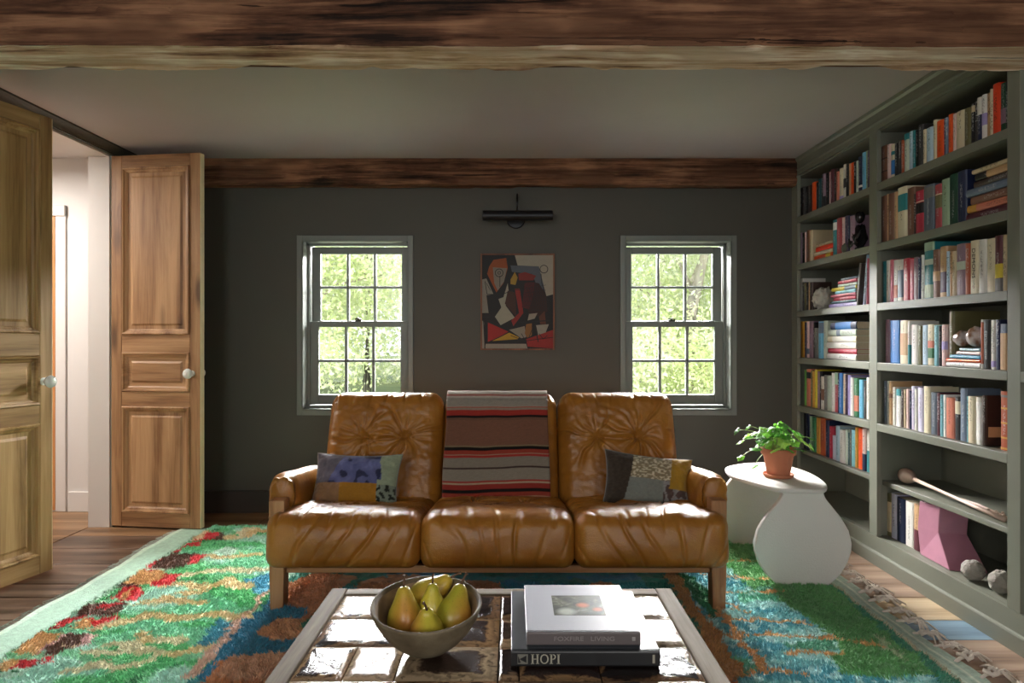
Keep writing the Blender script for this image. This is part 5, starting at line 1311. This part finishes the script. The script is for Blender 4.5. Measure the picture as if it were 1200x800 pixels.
# the red, brown, tan motifs down the left side
RED, BRN, TANC, PNK = '#c8202c', '#5f4030', '#cfa66c', '#e0a6a4'
poly([(700, 188), (745, 120), (840, 92), (900, 95), (850, 140), (740, 150)], '#dcb78c')
for ps, c in (([(842, 138), (895, 96), (928, 104), (905, 140)], RED), ([(900, 140), (928, 104), (962, 136)], BRN), ([(715, 188), (750, 150), (850, 148), (846, 162), (790, 165), (752, 188)], RED),
 ([(612, 252), (690, 195), (710, 198), (655, 255)], RED), ([(650, 255), (705, 192), (840, 192), (872, 200), (830, 240), (740, 262)], BRN), ([(805, 242), (845, 194), (878, 196), (852, 240)], RED),
 ([(498, 328), (590, 262), (690, 272), (722, 288), (655, 330)], TANC), ([(615, 262), (700, 265), (690, 272), (640, 275)], RED), ([(645, 338), (705, 281), (768, 281), (722, 340)], RED), ([(488, 348), (512, 326), (600, 322), (570, 350)], BRN),
 ([(468, 388), (535, 338), (620, 340), (578, 398), (530, 396)], RED), ([(505, 390), (560, 342), (585, 342), (532, 395)], TANC),
 ([(312, 458), (385, 404), (552, 404), (490, 466), (420, 462)], BRN), ([(425, 435), (452, 408), (520, 410), (470, 436)], RED),
 ([(210, 517), (310, 458), (375, 462), (330, 482), (270, 517)], RED), ([(292, 517), (345, 478), (400, 480), (368, 520)], TANC), ([(378, 478), (532, 468), (500, 482), (420, 500), (392, 508)], RED), ([(500, 490), (440, 525), (380, 520), (420, 498)], '#e3b48e'),
 ([(42, 628), (170, 530), (272, 535), (172, 628)], TANC), ([(168, 628), (280, 538), (418, 545), (362, 602), (240, 612)], PNK), ([(185, 628), (292, 543), (375, 541), (322, 600), (242, 637)], BRN), ([(240, 605), (290, 598), (330, 600), (300, 608)], '#e3b48e'),
 ([(0, 702), (20, 655), (100, 652), (62, 702)], TANC), ([(60, 690), (95, 655), (218, 653), (202, 680), (150, 672), (118, 692)], RED), ([(130, 682), (160, 676), (155, 690)], BRN)): poly(ps, c)
# flat-woven borders
setc(GX < -1.765+.012*np.sin(GY*9), C3('#92b8a0')); setc(((GX < -1.80) & (GX > -1.812)), C3('#84ad96')); setc((GX < -1.93), C3('#b2cdb6'))
bd = GX > 1.462; setc(bd, C3('#8fa593')); 
for q, cc in ((1.475, '#a9b8a2'), (1.497, '#7f9986'), (1.515, '#b7bfa9'), (1.537, '#8aa08c')): setc(bd & (abs(GX-q) < .006), C3(cc))
setc((GX > 1.44) & (GX <= 1.462), C3('#b0a88c'))
lum = RC.mean(-1, keepdims=True); RC = np.clip((lum+(RC-lum)*.90)*1.42+.015, 0, .92)
RC *= (.86+.28*vnoise(GX, GY, 90, 12))[..., None]
# a little height everywhere
flat = (GX < -1.775) | (GX > 1.455)
HZ = np.where(flat, .008, .020)+(vnoise(GX, GY, 45, 13)-.5)*np.where(flat, .002, .012)+(vnoise(GX, GY, 14, 14)-.5)*np.where(flat, .003, .008)
edge = np.minimum.reduce([GX-RX0, RX1-GX, GY-RY0, RY1-GY]); HZ = np.where(edge < .004, .001, HZ)
wob = .010*np.sin(GY*6.3)+.006*np.sin(GY*17); VX = GX+np.where(GX > 1.4, wob*(GX-1.4)/.16, 0)+np.where(GX < -1.85, wob*(-1.85-GX)/.115, 0)
V = np.stack([VX, GY, HZ], -1).reshape(-1, 3)
ii, jj = np.meshgrid(np.arange(NXg-1), np.arange(NYg-1), indexing='ij'); a = (ii*NYg+jj).ravel()
Q = np.stack([a, a+NYg, a+NYg+1, a+1], -1)
def np_mesh(name, V, Fc, k, mat, cols, parent, kind=None, smooth=True):
    me = bpy.data.meshes.new(name); nv, nf = len(V), len(Fc); me.vertices.add(nv); me.loops.add(nf*k); me.polygons.add(nf)
    me.vertices.foreach_set('co', V.astype(np.float32).ravel()); me.loops.foreach_set('vertex_index', Fc.astype(np.int32).ravel())
    me.polygons.foreach_set('loop_start', (np.arange(nf)*k).astype(np.int32)); me.polygons.foreach_set('use_smooth', np.full(nf, smooth))
    me.update(calc_edges=True)
    if cols is not None:
        ca = me.color_attributes.new('Col', 'FLOAT_COLOR', 'POINT'); ca.data.foreach_set('color', np.concatenate([cols, np.ones((nv, 1))], 1).astype(np.float32).ravel())
    me.materials.append(mat); o = bpy.data.objects.new(name, me); COL.objects.link(o)
    if parent is not None: o.parent = parent; o.location = -W[parent.name]
    if kind: o['kind'] = kind
    return o
m_rug = vcol('rug_wool', .95, .1, .6, 160, .10, 90, .25, .006)
np_mesh('woven_ground', V, Q, 4, m_rug, RC.reshape(-1, 3), rug)
# wool pile : short leaning tufts, coloured by the knots they grow from
NT_ = 330000
cand_x = NR.uniform(RX0+.19, RX1-.105, NT_*2); cand_y = RY0+(RY1-RY0)*NR.random(NT_*2)
Pd = np.clip(1.15-((cand_y-1.3)/3.2)*.55, .2, 1); vis = ~((np.abs(cand_x+.03) < .38) & (cand_y < 1.85)) & ~((np.abs(cand_x+.05) < .75) & (cand_y > 3.1))
keep = (NR.random(NT_*2) < Pd*.75) & vis; tx, ty = cand_x[keep][:NT_], cand_y[keep][:NT_]; n = len(tx)
ix = np.clip(((tx-RX0)/(RX1-RX0)*(NXg-1)).round().astype(int), 0, NXg-1); iy = np.clip(((ty-RY0)/(RY1-RY0)*(NYg-1)).round().astype(int), 0, NYg-1)
bc_ = RC[ix, iy]*NR.uniform(.80, 1.22, (n, 1)); bz = HZ[ix, iy]-.003
ang = NR.uniform(0, 2*PI, n); ln = NR.uniform(.010, .020, n); wd = NR.uniform(.0022, .004, n)
lean = NR.uniform(.3, 1.1, n); la = vnoise(tx, ty, 9, 21)*2*PI*1.3+NR.normal(0, .7, n)
dx, dy = np.cos(la)*np.sin(lean)*ln, np.sin(la)*np.sin(lean)*ln; dz = np.cos(lean)*ln
px, py = np.cos(ang)*wd, np.sin(ang)*wd
V = np.stack([np.stack([tx-px, ty-py, bz], -1), np.stack([tx+px, ty+py, bz], -1), np.stack([tx+dx, ty+dy, bz+dz], -1)], 1).reshape(-1, 3)
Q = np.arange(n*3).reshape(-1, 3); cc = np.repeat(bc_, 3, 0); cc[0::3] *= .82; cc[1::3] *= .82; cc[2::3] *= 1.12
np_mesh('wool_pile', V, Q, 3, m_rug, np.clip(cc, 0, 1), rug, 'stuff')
# knotted tassels along the right edge, fringe threads on the left
m_wool = plain('tassel_wool', (.66, .58, .50), .9, .15, var=.25, scale=60, bump=.5, bscale=300)
def tassel(k, y, x=1.575):
    f = MB(); r = random.Random(k); pts = []
    for i in range(22):
        a = 2*PI*i/11+r.random()*.15; R = .016+.006*math.sin(i*1.7+k); pts.append((x+.028+R*math.cos(a)*1.3, y+R*math.sin(a), .010+.012*abs(math.sin(i*.9))+.004))
    f.tube(pts, .0055, 6, closed=True)
    f.tube([(x-.02, y, .008), (x+.005, y+.004, .014), (x+.02, y, .018)], .006, 6)
    for i in range(12):
        a = r.uniform(-1.4, 1.4); L = r.uniform(.035, .075); s = Vector((x+.045, y, .020))
        e = s+Vector((math.cos(a)*L, math.sin(a)*L, -.016)); m_ = s.lerp(e, .5)+Vector((0, r.uniform(-.012, .012), .012))
        f.tube([s, m_, e], [.0042, .0036, .0028], 5)
    return f
protos = []
for k in range(4):
    o = tassel(k, 0, 0).build('tassel', m_wool, None, origin=(0, 0, 0), smooth=True, sharp=0); protos.append(o.data); bpy.data.objects.remove(o)
yy = 1.35; k = 0
while yy < 3.98:
    o = bpy.data.objects.new('tassel', protos[k % 4]); COL.objects.link(o); o.parent = rug
    o.location = Vector((1.552+.012*math.sin(yy*6.3)+random.uniform(-.006, .006), yy, 0))-W[rug.name]; o.rotation_euler = (0, 0, random.uniform(-.5, .35)); s = random.uniform(.85, 1.2); o.scale = (s, s, s)
    yy += random.uniform(.095, .125); k += 1
f = MB(); random.seed(5)
for i in range(260):
    y = 1.0+3.0*i/260; x = RX0+.010*math.sin(y*6.3); L = random.uniform(.012, .04)
    f.tube([(x+.01, y, .006), (x-L*.5, y+random.uniform(-.01, .01), .008), (x-L, y+random.uniform(-.02, .02), .002)], .0014, 4)
o = f.build('fringe', plain('fringe_thread', (.45, .52, .45), .9), rug); o['kind'] = 'stuff'

# ------------------------------------------------------------------ picture and picture light
pic = thing('framed_painting', (.006, YB, 1.128+(CY-410)*4.42/F), 'small abstract painting of angular red, cream, black and ochre shapes in a thin brown frame', 'painting')
K = 4.42/F
def W2(x, y): return ((x-CX)*K, H_CAM+(CY-y)*K)
(px0, pz1), (px1, pz0) = W2(563.2, 297), W2(650, 410)
m_fr = wood('frame_wood', (.06, .018, .008), (.13, .045, .018), (.22, .09, .04), 'z', .5, .8, .1, False)
fw = .010
for (a, b_, c, d) in ((px0, px0+fw, pz0, pz1), (px1-fw, px1, pz0, pz1), (px0+fw, px1-fw, pz0, pz0+fw), (px0+fw, px1-fw, pz1-fw, pz1)):
    f = MB(); f.box(a, b_, YB-.030, YB-.001, c, d, 0, .001); f.build('frame_side', m_fr, pic)
# flat printed shapes on the canvas, in fractions of the canvas (x right, y down)
SHP = [([(0,0),(1,0),(1,1),(0,1)],'1d1b1c'),([(.46,0),(1,0),(1,.42),(.90,.44),(.78,.12),(.50,.11)],'b9b1a0'),([(.40,.11),(.80,.12),(.90,.42),(.84,.44),(.70,.20),(.42,.18)],'5e6672'),
 ([(.16,.05),(.34,.03),(.36,.14),(.30,.30),(.20,.40),(.07,.20),(.10,.12)],'a8531c'),([(.15,.13),(.35,.14),(.31,.28),(.22,.38),(.17,.30)],'9a9284'),([(0,.26),(.06,.25),(.16,.42),(.06,.43),(.09,.62),(0,.62)],'a39c8f'),
 ([(.36,.30),(.30,.45),(.23,.47),(.27,.56),(.18,.66),(.26,.75),(.46,.67),(.33,.54),(.38,.44)],'b4b2a0'),([(.36,.38),(.47,.40),(.48,.66),(.32,.52)],'4a2818'),([(.40,.26),(.46,.18),(.50,.24),(.47,.32),(.40,.31)],'b99432'),
 ([(.51,.20),(.60,.18),(.76,.22),(.72,.27),(.52,.27)],'8e2a1e'),([(.46,.36),(.53,.36),(.57,.56),(.58,.62),(.44,.76),(.41,.70),(.52,.62)],'a02a20'),([(.62,.28),(.80,.30),(.90,.42),(.92,.60),(.82,.66),(.66,.62),(.58,.48)],'3a1a16'),
 ([(.60,.30),(.74,.29),(.72,.44),(.66,.58),(.56,.56)],'5a1418'),([(.08,.72),(.37,.82),(.28,.86),(.08,.93)],'b5231b'),([(.38,.83),(.52,.88),(.50,.90),(.14,.92),(.28,.87)],'d0a520'),([(.38,.80),(.60,.76),(.62,.88),(.55,.89)],'9f998a'),
 ([(.62,.74),(.70,.73),(.70,.86),(.64,.89),(.60,.84)],'9b6a2c'),([(.76,.75),(.94,.74),(.88,.86),(.80,.90)],'aaa596'),([(.62,.90),(1,.80),(1,1),(.64,.98)],'a8241c'),([(0,.70),(.03,.72),(.03,1),(0,1)],'b0a99a'),([(.05,.95),(.62,.95),(.64,1),(.04,1)],'a9a395'),
 ([(.80,.66),(.88,.60),(.90,.74),(.82,.74)],'6a3a22'),([(.66,.63),(.78,.62),(.74,.68),(.64,.70)],'b0a999')]
f = MB(); mats = []; cx0, cx1, cz0, cz1 = px0+fw, px1-fw, pz0+fw, pz1-fw
for i, (ps, h) in enumerate(SHP):
    mats.append(plain('pigment_'+h, hexc('#'+h, .55), .55, .35, var=.10, scale=40)); y_ = YB-.020-.00012*i
    q = [(cx0+(cx1-cx0)*a, cz1-(cz1-cz0)*b_) for a, b_ in ps]
    if i == 0: f.box(cx0, cx1, YB-.020, YB-.004, cz0, cz1, 0)
    else: f.add([(a, y_, b_) for a, b_ in q], [tuple(range(len(q)))], i)
mats.append(plain('pigment_line', (.008, .008, .009), .6)); ml = len(mats)-1; yl = YB-.0238
def pl(ps, w_):
    for (a, b_), (c, d) in zip(ps[:-1], ps[1:]):
        A_ = Vector((cx0+(cx1-cx0)*a, cz1-(cz1-cz0)*b_)); B_ = Vector((cx0+(cx1-cx0)*c, cz1-(cz1-cz0)*d)); n_ = (B_-A_); 
        if n_.length < 1e-6: continue
        n_ = Vector((-n_.y, n_.x)).normalized()*w_; f.add([(A_+n_).to_3d().xzy if 0 else ((A_+n_).x, yl, (A_+n_).y), ((B_+n_).x, yl, (B_+n_).y), ((B_-n_).x, yl, (B_-n_).y), ((A_-n_).x, yl, (A_-n_).y)], [(0, 1, 2, 3)], ml)
def circ(cx_, cy_, r, w_, n=18): pl([(cx_+r*math.cos(2*PI*i/n), cy_+r*.76*math.sin(2*PI*i/n)) for i in range(n+1)], w_)
circ(.24, .19, .055, .0022); circ(.24, .19, .02, .0018); circ(.87, .15, .055, .0022); pl([(.25, .22), (.25, .34)], .002); pl([(.83, .20), (.84, .30), (.93, .50)], .002)
pl([(.04, .28), (.07, .42), (.16, .42)], .002); pl([(.06, .30), (.12, .38)], .0015); pl([(.22, .44), (.45, .37), (.60, .37)], .002); pl([(.0, .665), (.10, .665)], .003); pl([(.02, .70), (.04, 1)], .003)
for i in range(6):
    pl([(.61+i*.016, .36+.02*i), (.70+i*.012, .30+.03*i)], .0008)
for i in range(7): pl([(.62+i*.04, .34), (.72+i*.028, .60)], .0012)
for i in range(6): pl([(.60, .36+i*.045), (.90, .32+i*.055)], .0010)
pl([(.55, .84), (.60, .90), (.66, .88), (.70, .80)], .002); pl([(.74, .75), (.79, .93)], .003); pl([(.80, .84), (.86, .90), (.92, .86)], .002); pl([(.40, .86), (.60, .92), (1, .88)], .002); pl([(.52, .72), (.96, .70)], .003)
f.build('canvas', mats, pic, origin=((cx0+cx1)/2, YB-.02, cz0))
plt = thing('picture_light', (.02, YB, 1.83), 'dark metal bar picture light mounted above the painting', 'picture light')
m_blk = plain('blackened_metal', (.018, .019, .022), .35, .5, .6)
Kp = 4.27/F; bx0, bx1 = (565.5-CX)*Kp, (648-CX)*Kp; zb = H_CAM+(CY-252.5)*Kp
f = MB(); n = 18; prof = []
for i in range(n+1):
    a = PI*i/n*1.15-.2; prof.append((4.27+.034*math.cos(a+PI/2), zb+.034*math.sin(a+PI/2)-.0))
R_b = .032
f.lathe([(.001, bx0), (R_b*.9, bx0), (R_b, bx0+.004), (R_b, bx1-.004), (R_b*.9, bx1), (.001, bx1)], 28, 0, Matrix.Translation((0, 4.27, zb)) @ Matrix.Rotation(PI/2, 4, 'Y'))
f.build('shade', m_blk, plt, smooth=True)
zm_ = H_CAM+(CY-257)*4.43/F; xm = (603.5-CX)*4.43/F+.006
f = MB(); f.lathe([(.060, 0), (.060, .010), (.054, .016), (.02, .018)], 36, 0, Matrix.Translation((xm, YB-.001, zm_)) @ Matrix.Rotation(PI/2, 4, 'X')); f.build('wall_plate', m_blk, plt, smooth=True)
xa_ = (606-CX)*4.35/F; pts = []
for i in range(15):
    a = PI*i/14; pts.append((xa_, 4.36+.075*math.cos(a)*1.0, zb+.075+.075*math.sin(a)))
f = MB(); f.tube([(xa_, 4.43, zm_+.0), (xa_, 4.435, zb+.075)]+pts+[(xa_, 4.285, zb+.03)], .0055, 10); f.build('arm', m_blk, plt, smooth=True, sharp=0)

# ------------------------------------------------------------------ garden outside
m_grass = paint('grass', (.17, .20, .11), .9, .35, .2, 1.5, .1)
f = MB(); f.box(-45, 45, YO+.02, 60, -.5, -.35); f.build('ground', m_grass, None, origin=(0, 20, -.5))['kind'] = 'structure'
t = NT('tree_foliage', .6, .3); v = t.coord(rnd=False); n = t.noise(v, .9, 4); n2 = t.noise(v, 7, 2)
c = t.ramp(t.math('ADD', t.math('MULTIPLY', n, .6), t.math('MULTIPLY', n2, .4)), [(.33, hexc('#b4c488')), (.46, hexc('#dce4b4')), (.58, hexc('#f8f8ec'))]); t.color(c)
trn = t.n('BsdfTranslucent'); t.l(c, trn.inputs[0]); ms = t.n('MixShader'); ms.inputs[0].default_value = .5
t.l(t.b.outputs[0], ms.inputs[1]); t.l(trn.outputs[0], ms.inputs[2]); t.l(ms.outputs[0], t.t.nodes['Material Output'].inputs[0]); m_fol = t.m
m_bark = wood('bark', (.22, .19, .16), (.36, .32, .27), (.50, .45, .40), 'z', .9, .8, .6, False)
def tree(x, y, h, rad, nleaf, seed, label, low=.1, trunk=.12):
    r = np.random.default_rng(seed); rr = random.Random(seed); root = thing('garden_tree', (x, y, -.36), label, 'tree', 'trees outside the windows')
    f = MB(); top = Vector((x+rr.uniform(-.4, .4), y, h*.8)); f.tube([(x, y, -.4), (x+rr.uniform(-.1, .1), y, h*.3), tuple(Vector((x, y, 0)).lerp(top, .6)), tuple(top)], [trunk, trunk*.8, trunk*.5, trunk*.15], 9); f.build('trunk', m_bark, root, smooth=True, sharp=0)
    cl = []
    for k in range(14):
        a = rr.uniform(0, 2*PI); z = h*(low+(1-low)*rr.random()); q = rad*math.sqrt(max(.1, 1-((z/h-.5)/.62)**2))*rr.uniform(.45, 1)
        e = Vector((x+q*math.cos(a), y+q*math.sin(a), z)); s = Vector((x, y, z*.7)); cl.append(e)
        f = MB(); f.tube([s, s.lerp(e, .5)+Vector((0, 0, rr.uniform(0, .3))), e], [trunk*.35, trunk*.2, trunk*.07], 6); f.build('branch', m_bark, root, smooth=True, sharp=0)
    ce = np.array([tuple(c_) for c_ in cl]); ci = r.integers(0, len(cl), nleaf); P_ = ce[ci]+r.normal(0, rad*.30, (nleaf, 3))*np.array([1, 1, .8]); P_[:, 2] = np.maximum(P_[:, 2], -.2)
    s = r.uniform(.028, .060, nleaf); u = r.normal(size=(nleaf, 3)); u /= np.linalg.norm(u, axis=1, keepdims=True); w_ = r.normal(size=(nleaf, 3)); w_ = np.cross(u, w_); w_ /= np.linalg.norm(w_, axis=1, keepdims=True)
    V = np.stack([P_-u*s[:, None], P_+w_*s[:, None]*.45, P_+u*s[:, None], P_-w_*s[:, None]*.45], 1).reshape(-1, 3)
    o = np_mesh('foliage', V, np.arange(nleaf*4).reshape(-1, 4), 4, m_fol, None, root, 'stuff', smooth=False)
specs = [(-3.6, 11.2, 5.2, 1.7, 'slender leafy tree seen through the left window, nearest the house'), (-6.0, 14, 6.4, 2.3, 'broad leafy tree seen through the left part of the left window'), (-3.3, 15.5, 7.0, 2.6, 'tall leafy tree farther back through the left window'),
 (2.9, 11.0, 5.4, 1.6, 'leafy tree at the left side of the right window'), (4.8, 13, 6.2, 2.0, 'leafy tree with a pale trunk in the middle of the right window'), (3.4, 16, 7.0, 2.6, 'tall tree farther back through the right window'), (6.6, 14, 6.5, 2.4, 'leafy tree at the far right of the right window'),
 (-8.5, 16, 7.0, 2.8, 'leafy tree far to the left of the left window'), (0.1, 17, 7, 2.6, 'leafy tree standing between the two windows'), (9.5, 17, 7, 2.8, 'leafy tree far to the right of the right window')]
for i, (x, y, h, rd, lb) in enumerate(specs): tree(x, y, h, rd, 42000 if i < 7 else 16000, 100+i, lb, .04, .13 if i != 4 else .16)
# far hedge row closing the view
f = MB(); 
r = np.random.default_rng(5); nl = 90000; Pq = np.stack([r.uniform(-22, 22, nl), r.uniform(22, 24, nl), r.uniform(-.3, 1, nl)**1*6.0], 1); s = r.uniform(.07, .14, nl); u = r.normal(size=(nl, 3)); u /= np.linalg.norm(u, axis=1, keepdims=True); w_ = np.cross(u, r.normal(size=(nl, 3))); w_ /= np.linalg.norm(w_, axis=1, keepdims=True)
V = np.stack([Pq-u*s[:, None], Pq+w_*s[:, None]*.5, Pq+u*s[:, None], Pq-w_*s[:, None]*.5], 1).reshape(-1, 3)
o = np_mesh('woodland_edge', V, np.arange(nl*4).reshape(-1, 4), 4, m_fol, None, None, 'stuff', smooth=False); tag(o, 'blurred bright green woodland edge far beyond both windows', 'foliage')
